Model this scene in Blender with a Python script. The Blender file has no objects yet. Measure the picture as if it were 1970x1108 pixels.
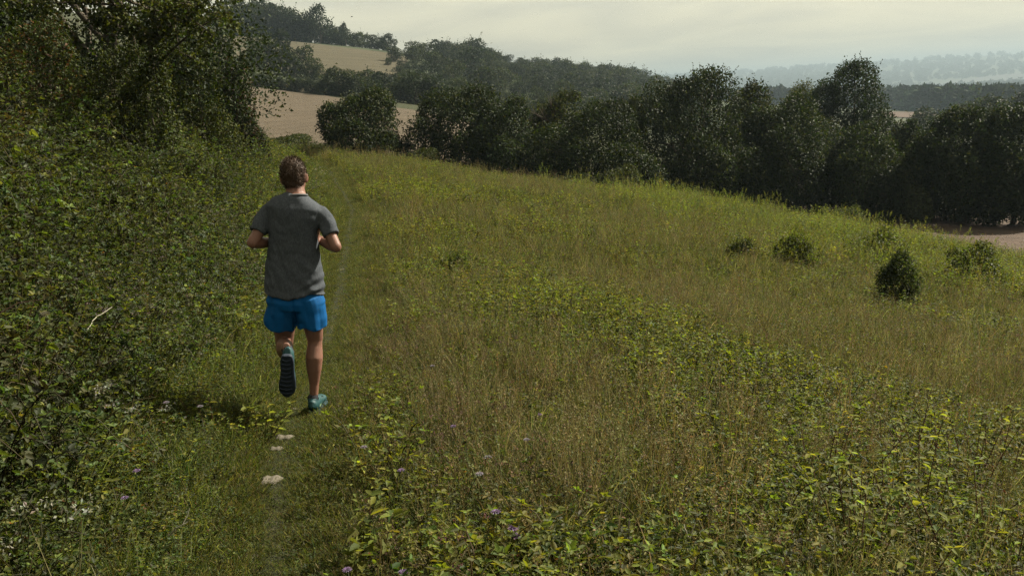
import bpy, bmesh, math, random
import numpy as np
from mathutils import Vector, Matrix

R = lambda a: a * math.pi / 180
rng = np.random.default_rng(7)
random.seed(7)
sc = bpy.context.scene
col = sc.collection

# ------------------------------------------------------------------ camera
CAM_Z, PITCH, ROLL, HFOV = 1.65, 12.7, -3.5, 62.0
PW, PH = 1970.0, 1108.0
FPX = PW / 2 / math.tan(R(HFOV / 2))
cam_d = bpy.data.cameras.new('camera')
cam = bpy.data.objects.new('camera', cam_d)
col.objects.link(cam)
cam_d.sensor_width = 36.0
cam_d.lens = 18.0 / math.tan(R(HFOV / 2))
cam_d.clip_start = 0.05
cam_d.clip_end = 40000.0
CAM_ROT = Matrix.Rotation(R(90 - PITCH), 3, 'X') @ Matrix.Rotation(R(ROLL), 3, 'Z')
cam.matrix_world = Matrix.Translation((0, 0, CAM_Z)) @ CAM_ROT.to_4x4()
sc.camera = cam

# ------------------------------------------------------------------ sky
SUN_AZ, SUN_EL = 57.0, 40.0            # degrees clockwise from the view direction, above the horizon
world = bpy.data.worlds.new('World')
sc.world = world
world.use_nodes = True
wn = world.node_tree
wn.nodes.clear()
out = wn.nodes.new('ShaderNodeOutputWorld')
bg = wn.nodes.new('ShaderNodeBackground')
sky = wn.nodes.new('ShaderNodeTexSky')
sky.sky_type = 'NISHITA'
sky.sun_disc = False
sky.sun_elevation = R(SUN_EL)
sky.sun_rotation = R(SUN_AZ)
sky.air_density = 1.0
sky.dust_density = 4.0
sky.ozone_density = 1.0
bg.inputs['Strength'].default_value = 0.055
# thin sheet of cloud over the whole sky: a flat layer seen in perspective
geo = wn.nodes.new('ShaderNodeNewGeometry')
neg = wn.nodes.new('ShaderNodeVectorMath'); neg.operation = 'SCALE'; neg.inputs['Scale'].default_value = -1.0
wn.links.new(geo.outputs['Incoming'], neg.inputs[0])
sep = wn.nodes.new('ShaderNodeSeparateXYZ'); wn.links.new(neg.outputs[0], sep.inputs[0])
def wmath(op, a, b=None, c=None):
    n = wn.nodes.new('ShaderNodeMath'); n.operation = op
    for k, v in enumerate((a, b, c)):
        if v is None: continue
        if isinstance(v, (int, float)): n.inputs[k].default_value = v
        else: wn.links.new(v, n.inputs[k])
    return n.outputs[0]
zc_ = wmath('ADD', wmath('MAXIMUM', sep.outputs['Z'], 0.0), 0.09)
com = wn.nodes.new('ShaderNodeCombineXYZ')
wn.links.new(wmath('DIVIDE', sep.outputs['X'], zc_), com.inputs['X'])
wn.links.new(wmath('DIVIDE', sep.outputs['Y'], zc_), com.inputs['Y'])
nz = wn.nodes.new('ShaderNodeTexNoise')
nz.inputs['Scale'].default_value = 0.75
nz.inputs['Detail'].default_value = 7.0
nz.inputs['Roughness'].default_value = 0.52
nz.inputs['Distortion'].default_value = 0.6
wn.links.new(com.outputs[0], nz.inputs['Vector'])
ramp = wn.nodes.new('ShaderNodeValToRGB')
ramp.color_ramp.elements[0].position = 0.24; ramp.color_ramp.elements[0].color = (0.0, 0.0, 0.0, 1)
ramp.color_ramp.elements[1].position = 0.72; ramp.color_ramp.elements[1].color = (1, 1, 1, 1)
wn.links.new(nz.outputs['Fac'], ramp.inputs['Fac'])
cl = wn.nodes.new('ShaderNodeMix'); cl.data_type = 'RGBA'
CLOUD_DARK, CLOUD_LIGHT = (4.35, 4.2, 3.3, 1), (7.1, 6.55, 4.5, 1)
cl.inputs['A'].default_value = CLOUD_DARK
cl.inputs['B'].default_value = CLOUD_LIGHT
wn.links.new(ramp.outputs['Color'], cl.inputs['Factor'])
mixs = wn.nodes.new('ShaderNodeMix'); mixs.data_type = 'RGBA'
mixs.inputs['Factor'].default_value = 0.78
wn.links.new(sky.outputs['Color'], mixs.inputs['A'])
wn.links.new(cl.outputs['Result'], mixs.inputs['B'])
wn.links.new(mixs.outputs['Result'], bg.inputs['Color'])
wn.links.new(bg.outputs[0], out.inputs['Surface'])

# ------------------------------------------------------------------ sun
sun_d = bpy.data.lights.new('sun', 'SUN')
sun_d.energy = 5.0
sun_d.angle = R(0.55)
sun_d.color = (1.0, 0.93, 0.78)
sun = bpy.data.objects.new('sun', sun_d)
col.objects.link(sun)
SUN_DIR = Vector((math.sin(R(SUN_AZ)) * math.cos(R(SUN_EL)), math.cos(R(SUN_AZ)) * math.cos(R(SUN_EL)), math.sin(R(SUN_EL))))
sun.rotation_euler = SUN_DIR.to_track_quat('Z', 'Y').to_euler()
sun.location = SUN_DIR * 50

sc.view_settings.view_transform = 'Standard'
sc.view_settings.look = 'None'
sc.view_settings.gamma = 1.0
sc.view_settings.use_curve_mapping = False
sc.view_settings.exposure = 1.44
sc.render.engine = 'CYCLES'
sc.cycles.use_denoising = True
sc.cycles.denoiser = 'OPENIMAGEDENOISE'
sc.cycles.denoising_input_passes = 'RGB_ALBEDO_NORMAL'
sc.cycles.denoising_prefilter = 'NONE'
sc.cycles.max_bounces = 4
sc.cycles.diffuse_bounces = 2
sc.cycles.glossy_bounces = 1
sc.cycles.transmission_bounces = 2
sc.cycles.volume_bounces = 0
sc.cycles.sample_clamp_indirect = 3.0
sc.cycles.use_adaptive_sampling = True
sc.cycles.adaptive_threshold = 0.012
sc.cycles.adaptive_min_samples = 12

# ------------------------------------------------------------------ pixel <-> world helpers
CR = np.array(CAM_ROT)
def ray(u, v):
    """direction through a photograph pixel, scaled to one metre forward (y = 1)"""
    d = CR @ np.array([(u - PW / 2) / FPX, (PH / 2 - v) / FPX, -1.0])
    return d / d[1]
def P(u, v, Y):
    d = ray(u, v) * Y
    return np.array([d[0], d[1], d[2] + CAM_Z])
def proj(p):
    q = CR.T @ (np.asarray(p, float) - np.array([0, 0, CAM_Z]))
    return PW / 2 + FPX * q[0] / -q[2], PH / 2 - FPX * q[1] / -q[2]

# ------------------------------------------------------------------ shape of the land
def smooth_table(knots, lo, hi, n=1200, w=0.03):
    ys = np.linspace(lo, hi, n)
    k = np.array(knots, float)
    t = np.interp(ys, k[:, 0], k[:, 1])
    m = int(n * w); ker = np.hanning(m); ker /= ker.sum()
    return ys, np.convolve(np.pad(t, (m, m), 'edge'), ker, 'same')[m:-m]
ZP = smooth_table([(-20, .6), (0, 0), (3, -.15), (6, -.45), (12, -.9), (22, -1.0), (35, -.85), (45, -.6), (60, -.6), (100, -.6)], -20, 100)
XP = smooth_table([(-20, -.3), (0, -.6), (3, -1.02), (3.7, -1.2), (4.2, -1.32), (4.8, -1.43), (5.8, -1.56), (9.2, -2.03), (11.4, -2.36), (14.3, -2.83), (22, -4.0), (35, -7.2), (45, -11.4), (60, -17), (100, -25)], -20, 100, w=.012)
CREST = smooth_table([(-60, 70), (-25, 48), (-14, 46), (-3, 39), (6, 36), (11, 33), (14, 29.5), (17, 25), (25, 18), (60, 8)], -60, 60)
zp = lambda y: np.interp(y, *ZP)
xp = lambda y: np.interp(y, *XP)
def vnoise(x, y, s, seed=0):
    """smooth value noise, -1..1"""
    x = np.asarray(x, float) / s; y = np.asarray(y, float) / s
    xi = np.floor(x); yi = np.floor(y)
    fx = x - xi; fy = y - yi
    fx = fx * fx * (3 - 2 * fx); fy = fy * fy * (3 - 2 * fy)
    def h(a, b):
        v = np.sin(a * 127.1 + b * 311.7 + seed * 74.7) * 43758.5453
        return v - np.floor(v)
    a = h(xi, yi) * (1 - fx) + h(xi + 1, yi) * fx
    b = h(xi, yi + 1) * (1 - fx) + h(xi + 1, yi + 1) * fx
    return (a * (1 - fy) + b * fy) * 2 - 1
def near_h(x, y):
    d = x - xp(y)
    dr = np.clip(d, 0, 60); dl = np.clip(-d, 0, 70)
    z = zp(y) - 0.185 * (np.sqrt(dr * dr + 1.0) - 1.0)
    z = z + 0.48 * (np.sqrt(dl * dl + 4.0) - 2.0)
    z = z + 0.05 * vnoise(x, y, 1.7, 3) + 0.12 * vnoise(x, y, 5.0, 5) * np.clip(dr / 3, 0, 1)
    return z
FAR_PIX = [  # photograph pixel, metres ahead
    (1830, 440, 42), (1970, 440, 42), (1970, 478, 36), (1750, 418, 48), (1500, 412, 50), (1240, 392, 50), (1000, 352, 50), (850, 328, 52),
    (1970, 405, 52), (1830, 405, 54),
    (810, 292, 62), (810, 215, 115), (500, 172, 150), (600, 252, 78), (500, 258, 80), (640, 187, 142), (430, 180, 130), (430, 260, 75), (250, 190, 90),
    (700, 160, 200), (560, 132, 228), (740, 146, 228), (460, 70, 330), (600, 85, 320), (770, 108, 300), (300, 60, 260), (0, 40, 160), (0, 150, 80),
    (920, 132, 330), (1100, 150, 380), (1270, 178, 420), (1000, 222, 190), (1250, 218, 280), (1000, 175, 260), (1150, 190, 300),
    (1740, 226, 400), (1850, 262, 150), (1970, 262, 150), (1640, 290, 120), (1450, 300, 120), (1450, 260, 260), (1250, 300, 90), (1100, 300, 80),
    (1950, 175, 1700), (1740, 200, 900), (1500, 206, 900), (1300, 205, 800), (1900, 157, 3000), (1500, 182, 3000), (1250, 190, 3000),
    (1970, 104, 6000), (1600, 127, 6000), (1220, 153, 6000), (900, 165, 6000), (500, 185, 6000), (0, 200, 6000),
    (900, 195, 1500), (500, 190, 1500), (0, 180, 1500), (500, 110, 600), (0, 50, 600), (900, 170, 700),
    (1970, 150, 9000), (900, 190, 9000), (0, 220, 9000)]
_c = np.array([P(*t) for t in FAR_PIX])
def warp(x, y):
    r = np.maximum(np.hypot(x, y), 1.0)
    return np.stack([np.clip(np.arctan2(x, y), -R(48), R(48)) * 2.2, np.log(r)], -1)
_w = warp(_c[:, 0], _c[:, 1]); _v = (_c[:, 2] - CAM_Z) / np.hypot(_c[:, 0], _c[:, 1])
def _phi(r2): return 0.5 * r2 * np.log(r2 + 1e-12)
def _fit():
    n = len(_w)
    K = _phi(((_w[:, None] - _w[None]) ** 2).sum(-1)) + np.eye(n) * 0.004
    Q = np.c_[np.ones(n), _w]
    A = np.block([[K, Q], [Q.T, np.zeros((3, 3))]])
    return np.linalg.solve(A, np.r_[_v, 0, 0, 0])
_co = _fit()
def far_h(x, y):
    w = warp(np.ravel(x), np.ravel(y)); n = len(_w)
    res = np.empty(len(w))
    for i in range(0, len(w), 20000):
        s = w[i:i + 20000]
        res[i:i + 20000] = _phi(((s[:, None] - _w[None]) ** 2).sum(-1)) @ _co[:n] + _co[n] + s @ _co[n + 1:]
    return (res * np.hypot(np.ravel(x), np.ravel(y)) + CAM_Z).reshape(np.shape(x))
def H(x, y):
    x = np.asarray(x, float); y = np.asarray(y, float)
    t = np.clip((y - np.interp(x, *CREST)) / 10.0, 0, 1)
    t = t * t * (3 - 2 * t)
    z = near_h(x, y) * (1 - t) + far_h(x, y) * t
    z = 88 - 12 * np.logaddexp(0, (88 - z) / 12)       # nothing rises above the downs ...
    return -88 + 14 * np.logaddexp(0, (z + 88) / 14)    # ... or sinks below the valley floor
def Hs(x, y): return float(H(np.array([x]), np.array([y]))[0])
def ground(u, v, y0=2.0, y1=200.0):
    """where the ray through a pixel first meets the land"""
    d = ray(u, v)
    ys = np.geomspace(y0, y1, 900)
    hz = H(d[0] * ys, ys); rz = d[2] * ys + CAM_Z
    k = np.nonzero(rz <= hz)[0]
    Y = ys[k[0]] if len(k) else y1
    return np.array([d[0] * Y, Y, Hs(d[0] * Y, Y)])

# ------------------------------------------------------------------ mesh and node helpers
def mesh_np(name, verts, faces, colors=None, smooth=False, mats=()):
    """verts (n,3); faces: list of (m,k) index arrays; colors per vertex (n,3)"""
    me = bpy.data.meshes.new(name)
    verts = np.asarray(verts, np.float32)
    faces = [np.asarray(f, np.int32) for f in (faces if isinstance(faces, (list, tuple)) else [faces]) if len(f)]
    me.vertices.add(len(verts)); me.vertices.foreach_set('co', verts.ravel())
    loops = np.concatenate([f.ravel() for f in faces])
    tot = np.concatenate([np.full(len(f), f.shape[1], np.int32) for f in faces])
    start = np.r_[0, np.cumsum(tot)[:-1]].astype(np.int32)
    me.loops.add(len(loops)); me.loops.foreach_set('vertex_index', loops)
    me.polygons.add(len(tot)); me.polygons.foreach_set('loop_start', start)
    if smooth: me.polygons.foreach_set('use_smooth', np.ones(len(tot), bool))
    me.update(calc_edges=True)
    if colors is not None:
        a = me.attributes.new('tint', 'FLOAT_COLOR', 'POINT')
        a.data.foreach_set('color', np.c_[np.asarray(colors, np.float32), np.ones(len(verts), np.float32)].ravel())
    for m in mats: me.materials.append(m)
    return me
def link(name, me, parent=None, loc=None, label=None, cat=None, group=None, kind=None):
    o = bpy.data.objects.new(name, me)
    col.objects.link(o)
    if parent is not None: o.parent = parent
    if loc is not None: o.location = [float(c) for c in loc]
    for k, v in (('label', label), ('category', cat), ('group', group), ('kind', kind)):
        if v: o[k] = v
    return o

class NT:
    """small node-tree builder"""
    def __init__(self, name):
        self.m = bpy.data.materials.new(name); self.m.use_nodes = True
        self.t = self.m.node_tree; self.t.nodes.clear()
        self.out = self.t.nodes.new('ShaderNodeOutputMaterial')
    def n(self, typ, ins=None, **props):
        nd = self.t.nodes.new('ShaderNode' + typ)
        for k, v in props.items(): setattr(nd, k, v)
        for k, v in (ins or {}).items(): self.set(nd.inputs[k], v)
        return nd
    def set(self, sock, v):
        if isinstance(v, bpy.types.NodeSocket): self.t.links.new(v, sock)
        elif isinstance(v, bpy.types.Node): self.t.links.new(v.outputs[0], sock)
        else: sock.default_value = v
    def mix(self, f, a, b, mode='MIX'):
        nd = self.t.nodes.new('ShaderNodeMix'); nd.data_type = 'RGBA'; nd.blend_type = mode
        self.set(nd.inputs['Factor'], f); self.set(nd.inputs['A'], a); self.set(nd.inputs['B'], b)
        return nd.outputs['Result']
    def ramp(self, f, stops):
        nd = self.t.nodes.new('ShaderNodeValToRGB'); e = nd.color_ramp.elements
        while len(e) < len(stops): e.new(0.5)
        for k, (p, c) in enumerate(stops):
            e[k].position = p; e[k].color = (*c, 1) if len(c) == 3 else c
        self.set(nd.inputs[0], f); return nd.outputs['Color']
    def noise(self, scale, detail=4, rough=.55, vec=None):
        nd = self.n('TexNoise', {'Scale': scale, 'Detail': detail, 'Roughness': rough})
        if vec is not None: self.set(nd.inputs['Vector'], vec)
        return nd.outputs['Fac']
    def pos(self): return self.n('NewGeometry').outputs['Position']
    def surf(self, s): self.set(self.out.inputs['Surface'], s); return self.m
    def principled(self, base, rough=.8, spec=.3, bump=None, bstr=.3, bdist=.02, **k):
        nd = self.n('BsdfPrincipled', {'Base Color': base, 'Roughness': rough, 'Specular IOR Level': spec, **k})
        if bump is not None:
            b = self.n('Bump', {'Height': bump, 'Strength': bstr, 'Distance': bdist}); self.set(nd.inputs['Normal'], b)
        return nd.outputs[0]

def leaf_material(name, translucent=.35, rough=.5, spec=.35, per_instance=True, back=(1.25, 1.3, .45), gain=.54):
    t = NT(name)
    at = t.mix(1.0, t.n('Attribute', attribute_name='tint').outputs['Color'], (gain, gain, gain, 1), 'MULTIPLY')
    if per_instance:
        ia = t.n('Attribute', attribute_name='hue', attribute_type='INSTANCER').outputs['Color']
        at = t.mix(1.0, at, ia, 'MULTIPLY')
    p = t.principled(at, rough, spec)
    tr = t.n('BsdfTranslucent', {'Color': t.mix(1.0, at, (*back, 1), 'MULTIPLY')})
    ms = t.n('MixShader', {0: translucent, 1: p, 2: tr})
    return t.surf(ms.outputs[0])
# ------------------------------------------------------------------ the ground
def build_ground():
    az = np.unique(np.concatenate([np.linspace(-180, -62, 40), np.linspace(-62, 62, 330), np.linspace(62, 180, 40)]))
    az = R(1) * az
    r = np.concatenate([np.linspace(0.0, 8, 60)[1:], np.geomspace(8, 9500, 250)[1:]])
    A, RR = np.meshgrid(az, r)
    X, Y = RR * np.sin(A), RR * np.cos(A)
    Z = H(X, Y)
    v = np.stack([X, Y, Z], -1).reshape(-1, 3)
    nA, nR = len(az), len(r)
    i = np.arange(nR - 1)[:, None] * nA + np.arange(nA - 1)[None]
    f = np.stack([i, i + 1, i + nA + 1, i + nA], -1).reshape(-1, 4)[:, ::-1]
    v = np.vstack([v, [[0, 0, Hs(0, 0)]]])
    c = np.full(nA - 1, len(v) - 1)
    tri = np.stack([c, np.arange(nA - 1) + 1, np.arange(nA - 1)], -1)[:, ::-1]
    t = NT('ground_soil_and_grass')
    pos = t.pos()
    n1 = t.noise(1.3, 6, .6, pos); n2 = t.noise(14, 5, .65, pos); n3 = t.noise(0.012, 4, .6, pos)
    nearc = t.mix(n2, t.ramp(n1, [(.3, (.026, .032, .011)), (.55, (.042, .04, .018)), (.75, (.055, .048, .027))]), (.018, .019, .009, 1))
    farc = t.ramp(n3, [(.35, (.020, .030, .014)), (.5, (.032, .042, .018)), (.62, (.05, .052, .028))])
    sp = t.n('SeparateXYZ', {0: pos})
    fm = t.n('MapRange', {'Value': sp.outputs['Y'], 'From Min': 60.0, 'From Max': 300.0})
    base = t.mix(fm.outputs[0], nearc, farc)
    m = t.surf(t.principled(base, .95, .1, n2, .6, .05))
    return link('ground', mesh_np('ground', v, [f, tri], smooth=True, mats=[m]), kind='structure')
ground_o = build_ground()

from mathutils.geometry import delaunay_2d_cdt
def drape(name, outline_pix, mat, lift, step):
    """a sheet laid on the land inside an outline given by places in the photograph"""
    pts = np.array([P(u, v, Y)[:2] for u, v, Y in outline_pix])
    ring = []
    for k in range(len(pts)):                                  # rounded, slightly wavering border
        p0, p1, p2, p3 = pts[k - 1], pts[k], pts[(k + 1) % len(pts)], pts[(k + 2) % len(pts)]
        m = max(3, int(np.linalg.norm(p2 - p1) / (step * .6)))
        for t in np.arange(m) / m:
            ring.append(.5 * (2 * p1 + (p2 - p0) * t + (2 * p0 - 5 * p1 + 4 * p2 - p3) * t * t + (3 * p1 - p0 - 3 * p2 + p3) * t ** 3))
    ring = np.array(ring)
    ring = ring + .3 * step * np.c_[vnoise(ring[:, 0], ring[:, 1], step * 1.5, 1), vnoise(ring[:, 0], ring[:, 1], step * 1.5, 2)]
    lo, hi = ring.min(0), ring.max(0)
    X, Y = np.meshgrid(np.arange(lo[0], hi[0], step), np.arange(lo[1], hi[1], step))
    n = len(ring); x, y = X.ravel(), Y.ravel(); ins = np.zeros(len(x), bool); dmin = np.full(len(x), 1e9)
    for k in range(n):
        (x1, y1), (x2, y2) = ring[k], ring[(k + 1) % n]
        c = (y1 > y) != (y2 > y)
        with np.errstate(divide='ignore', invalid='ignore'):
            ins ^= c & (x < (x2 - x1) * (y - y1) / (y2 - y1) + x1)
        dmin = np.minimum(dmin, (x - x1) ** 2 + (y - y1) ** 2)
    q = ins & (dmin > (.4 * step) ** 2)
    allp = [Vector(p) for p in ring] + [Vector(p) for p in np.c_[x[q], y[q]]]
    vs, _, fs, *_ = delaunay_2d_cdt(allp, [(k, (k + 1) % n) for k in range(n)], [], 1, 1e-5)
    v = np.array([(p[0], p[1]) for p in vs]); f = np.array([t for t in fs if len(t) == 3])
    e1, e2 = v[f[:, 1]] - v[f[:, 0]], v[f[:, 2]] - v[f[:, 0]]
    flip = (e1[:, 0] * e2[:, 1] - e1[:, 1] * e2[:, 0]) < 0
    f[flip] = f[flip][:, ::-1]
    v = np.c_[v, H(v[:, 0], v[:, 1]) + lift]
    return link(name, mesh_np(name, v, f, smooth=True, mats=[mat]), kind='structure')

def stubble_material(name, c1, c2, rowdir, rows):
    t = NT(name); pos = t.pos()
    rot = t.n('VectorRotate', {'Vector': pos, 'Angle': R(rowdir)}, rotation_type='Z_AXIS').outputs[0]
    sx = t.n('SeparateXYZ', {0: rot}).outputs['X']
    wob = t.n('Math', {0: t.noise(.05, 3, .5, pos), 1: 5.0}, operation='MULTIPLY').outputs[0]
    w = t.n('Math', {0: sx, 1: wob}, operation='ADD').outputs[0]
    s = t.n('Math', {0: t.n('Math', {0: w, 1: rows}, operation='MULTIPLY').outputs[0]}, operation='SINE').outputs[0]
    sf = t.n('MapRange', {'Value': s, 'From Min': .2, 'From Max': 1.0, 'To Max': .5}).outputs[0]
    n1 = t.noise(.12, 5, .6, pos); n2 = t.noise(2.2, 5, .7, pos)
    base = t.mix(t.n('MapRange', {'Value': n1, 'From Min': .35, 'From Max': .65}).outputs[0], (*c1, 1), (*c2, 1))
    base = t.mix(sf, base, tuple(.72 * c for c in c1) + (1,))
    base = t.mix(t.n('MapRange', {'Value': n2, 'From Min': .35, 'From Max': .75}).outputs[0], base, tuple(.6 * c for c in c2) + (1,))
    return t.surf(t.principled(base, .95, .1, n2, .7, .25))
stub_m = stubble_material('pale_stubble', (.072, .056, .037), (.090, .071, .048), 35, 1.6)
stub2_m = stubble_material('dry_pasture', (.060, .053, .031), (.077, .066, .040), 60, .7)
soil_m = stubble_material('brown_stubble_soil', (.062, .045, .033), (.085, .060, .044), 100, 4.0)

drape('stubble_field', [(380, 190, 130), (500, 171, 152), (640, 187, 142), (700, 200, 128), (820, 217, 113), (930, 235, 100), (1050, 300, 62), (820, 300, 56), (600, 290, 58), (400, 280, 62)], stub_m, .06, 1.6)
drape('pasture_strip_field', [(400, 150, 195), (500, 156, 178), (560, 166, 172), (660, 186, 156), (640, 190, 147), (500, 169, 156), (400, 172, 150)], stub2_m, .07, 2.0)
drape('upper_pasture_field', [(380, 100, 290), (440, 66, 345), (560, 78, 330), (680, 92, 315), (775, 104, 305), (775, 130, 250), (735, 152, 222), (640, 150, 215), (540, 150, 215), (440, 130, 230)], stub2_m, .09, 3.0)
drape('brown_stubble_field', [(1480, 400, 56), (1660, 415, 48), (1640, 440, 41), (1790, 480, 35.5), (1940, 540, 29), (2100, 560, 30), (2300, 470, 45), (2200, 400, 58)], soil_m, .03, .5)
orange_m = stubble_material('far_orange_stubble', (.075, .05, .034), (.085, .056, .038), 10, .3)
drape('distant_orange_field', [(1690, 226, 395), (1780, 226, 395), (1790, 217, 470), (1690, 217, 470)], orange_m, .3, 8.0)
pale_m = stubble_material('far_pale_field', (.05, .052, .046), (.06, .06, .052), 10, .05)
drape('distant_pale_field', [(1800, 161, 2650), (1900, 160, 2700), (2050, 154, 2700), (2050, 148, 3300), (1900, 155, 3300), (1800, 159, 3000)], pale_m, 2.5, 45.0)

def build_path():
    ys = np.linspace(-1, 47, 400)
    cx = xp(ys) + .05 * np.sin(ys * 1.3)
    hw = .10 + .04 * vnoise(ys, ys * 0, 1.5, 4)
    k = np.linspace(-1, 1, 9)
    X = cx[:, None] + hw[:, None] * k[None]; Y = np.repeat(ys[:, None], 9, 1)
    Z = H(X, Y) + .006 - .015 * (1 - k[None] ** 2)* 0
    i = np.arange(399)[:, None] * 9 + np.arange(8)[None]
    f = np.stack([i, i + 1, i + 10, i + 9], -1).reshape(-1, 4)
    t = NT('worn_path'); pos = t.pos()
    n1 = t.noise(3.0, 5, .6, pos); n2 = t.noise(40, 4, .6, pos)
    base = t.ramp(n1, [(.40, (.016, .019, .008)), (.60, (.024, .024, .012)), (.72, (.040, .035, .022)), (.84, (.07, .062, .046))])
    m = t.surf(t.principled(base, .95, .15, n2, .7, .02))
    return link('path', mesh_np('path', np.stack([X, Y, Z], -1).reshape(-1, 3), f, smooth=True, mats=[m]), kind='structure')
build_path()
# ------------------------------------------------------------------ plant kit
def unit(v): return v / np.maximum(np.linalg.norm(v, axis=-1, keepdims=True), 1e-9)
class Acc:
    """collects geometry with a tint for every vertex"""
    def __init__(s): s.v = []; s.c = []; s.f = {}; s.n = 0
    def add(s, v, faces, c):
        v = np.asarray(v, float).reshape(-1, 3)
        c = np.broadcast_to(np.asarray(c, float), v.shape)
        s.v.append(v); s.c.append(c)
        for f in faces:
            f = np.asarray(f)
            if len(f): s.f.setdefault(f.shape[1], []).append(f + s.n)
        s.n += len(v)
    def mesh(s, name, mats, smooth=False):
        return mesh_np(name, np.vstack(s.v), [np.vstack(f) for f in s.f.values()], np.vstack(s.c), smooth, mats)
    def leaves(s, base, d, up, L, W, c, droop=.15, fold=.18, simple=False):
        n = len(base); d = unit(d); side = unit(np.cross(d, up)); nn = unit(np.cross(side, d))
        L = np.broadcast_to(L, n)[:, None]; W = np.broadcast_to(W, n)[:, None]
        c = np.broadcast_to(np.asarray(c, float), (n, 3))
        if simple:
            v = np.stack([base, base + .45 * L * d + .5 * W * side + fold * W * nn, base + L * d - droop * L * nn,
                          base + .45 * L * d - .5 * W * side + fold * W * nn], 1)
            i = np.arange(n)[:, None] * 4
            s.add(v, [i + np.array([0, 1, 2]), i + np.array([0, 2, 3])], np.repeat(c, 4, 0))
        else:
            p = lambda t, w, k: base + t * L * d + w * W * side + (k * fold * W - droop * t * t * L) * nn
            v = np.stack([base, p(.28, .48, 1), p(.68, .36, 1), p(1, 0, 0), p(.68, -.36, 1), p(.28, -.48, 1)], 1)
            i = np.arange(n)[:, None] * 6
            s.add(v, [i + np.array([0, 1, 2, 3]), i + np.array([0, 3, 4, 5])], np.repeat(c, 6, 0))
    def blades(s, base, tip, bend, w, c0, c1):
        """tapered curved strips from base to tip, mid point pushed by bend"""
        n = len(base); w = np.broadcast_to(w, n)[:, None]
        d = unit(tip - base); side = unit(np.cross(d, rng.normal(size=(n, 3))))
        c0 = np.broadcast_to(c0, (n, 3)); c1 = np.broadcast_to(c1, (n, 3))
        rows, cs = [], []
        for t, k in ((0, 1.), (.4, .9), (.75, .6)):
            p = base * (1 - t) + tip * t + bend * (4 * t * (1 - t))
            rows += [p - side * w * k / 2, p + side * w * k / 2]; cs += [c0 * (1 - t) + c1 * t] * 2
        rows.append(tip); cs.append(c1)
        i = np.arange(n)[:, None] * 7
        s.add(np.stack(rows, 1), [i + np.array([0, 1, 3, 2]), i + np.array([2, 3, 5, 4]), i + np.array([4, 5, 6])], np.stack(cs, 1).reshape(-1, 3))
    def tube(s, pts, rad, c, k=5):
        pts = np.asarray(pts, float); rad = np.broadcast_to(rad, len(pts)); m = len(pts)
        tg = unit(np.gradient(pts, axis=0))
        ref = np.array([0.31, .95, .05]); a = unit(np.cross(tg, ref)); b = np.cross(tg, a)
        th = np.arange(k) / k * 2 * np.pi
        v = pts[:, None] + rad[:, None, None] * (np.cos(th)[None, :, None] * a[:, None] + np.sin(th)[None, :, None] * b[:, None])
        i = np.arange(m - 1)[:, None] * k + np.arange(k)[None]; j = np.arange(m - 1)[:, None] * k + (np.arange(k)[None] + 1) % k
        s.add(v, [np.stack([i, j, j + k, i + k], -1).reshape(-1, 4)], c)

GREEN, LIME, GREY = np.array([.066, .087, .024]), np.array([.140, .155, .033]), np.array([.086, .102, .047])
STRAW, BROWN, RUST = np.array([.25, .215, .105]), np.array([.100, .084, .040]), np.array([.15, .070, .030])
def pick(n, cols, w, var=.25):
    k = rng.choice(len(cols), n, p=np.array(w) / sum(w))
    return np.array(cols)[k] * (1 + var * rng.normal(size=(n, 1))).clip(.45, 1.8) * (1 + .07 * rng.normal(size=(n, 3)))
def disc(n, r):
    a = rng.uniform(0, 2 * np.pi, n); q = r * np.sqrt(rng.uniform(0, 1, n))
    return np.stack([q * np.cos(a), q * np.sin(a), np.zeros(n)], -1)
def dirs(n, up=.0):
    v = rng.normal(size=(n, 3)); v[:, 2] += up
    return unit(v)

leaf_m = leaf_material('meadow_leaf', .5, .58, .14, back=(1.45, 1.4, .42), gain=.70)
bank_m = leaf_material('bank_leaf', .45, .56, .14, back=(1.35, 1.35, .45), gain=.55)
blade_m = leaf_material('grass_blade', .45, .6, .15, back=(1.3, 1.3, .65), gain=.66)
dry_m = leaf_material('dry_stalk', .32, .7, .12, back=(1.2, 1.18, .85), gain=.70)

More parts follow.
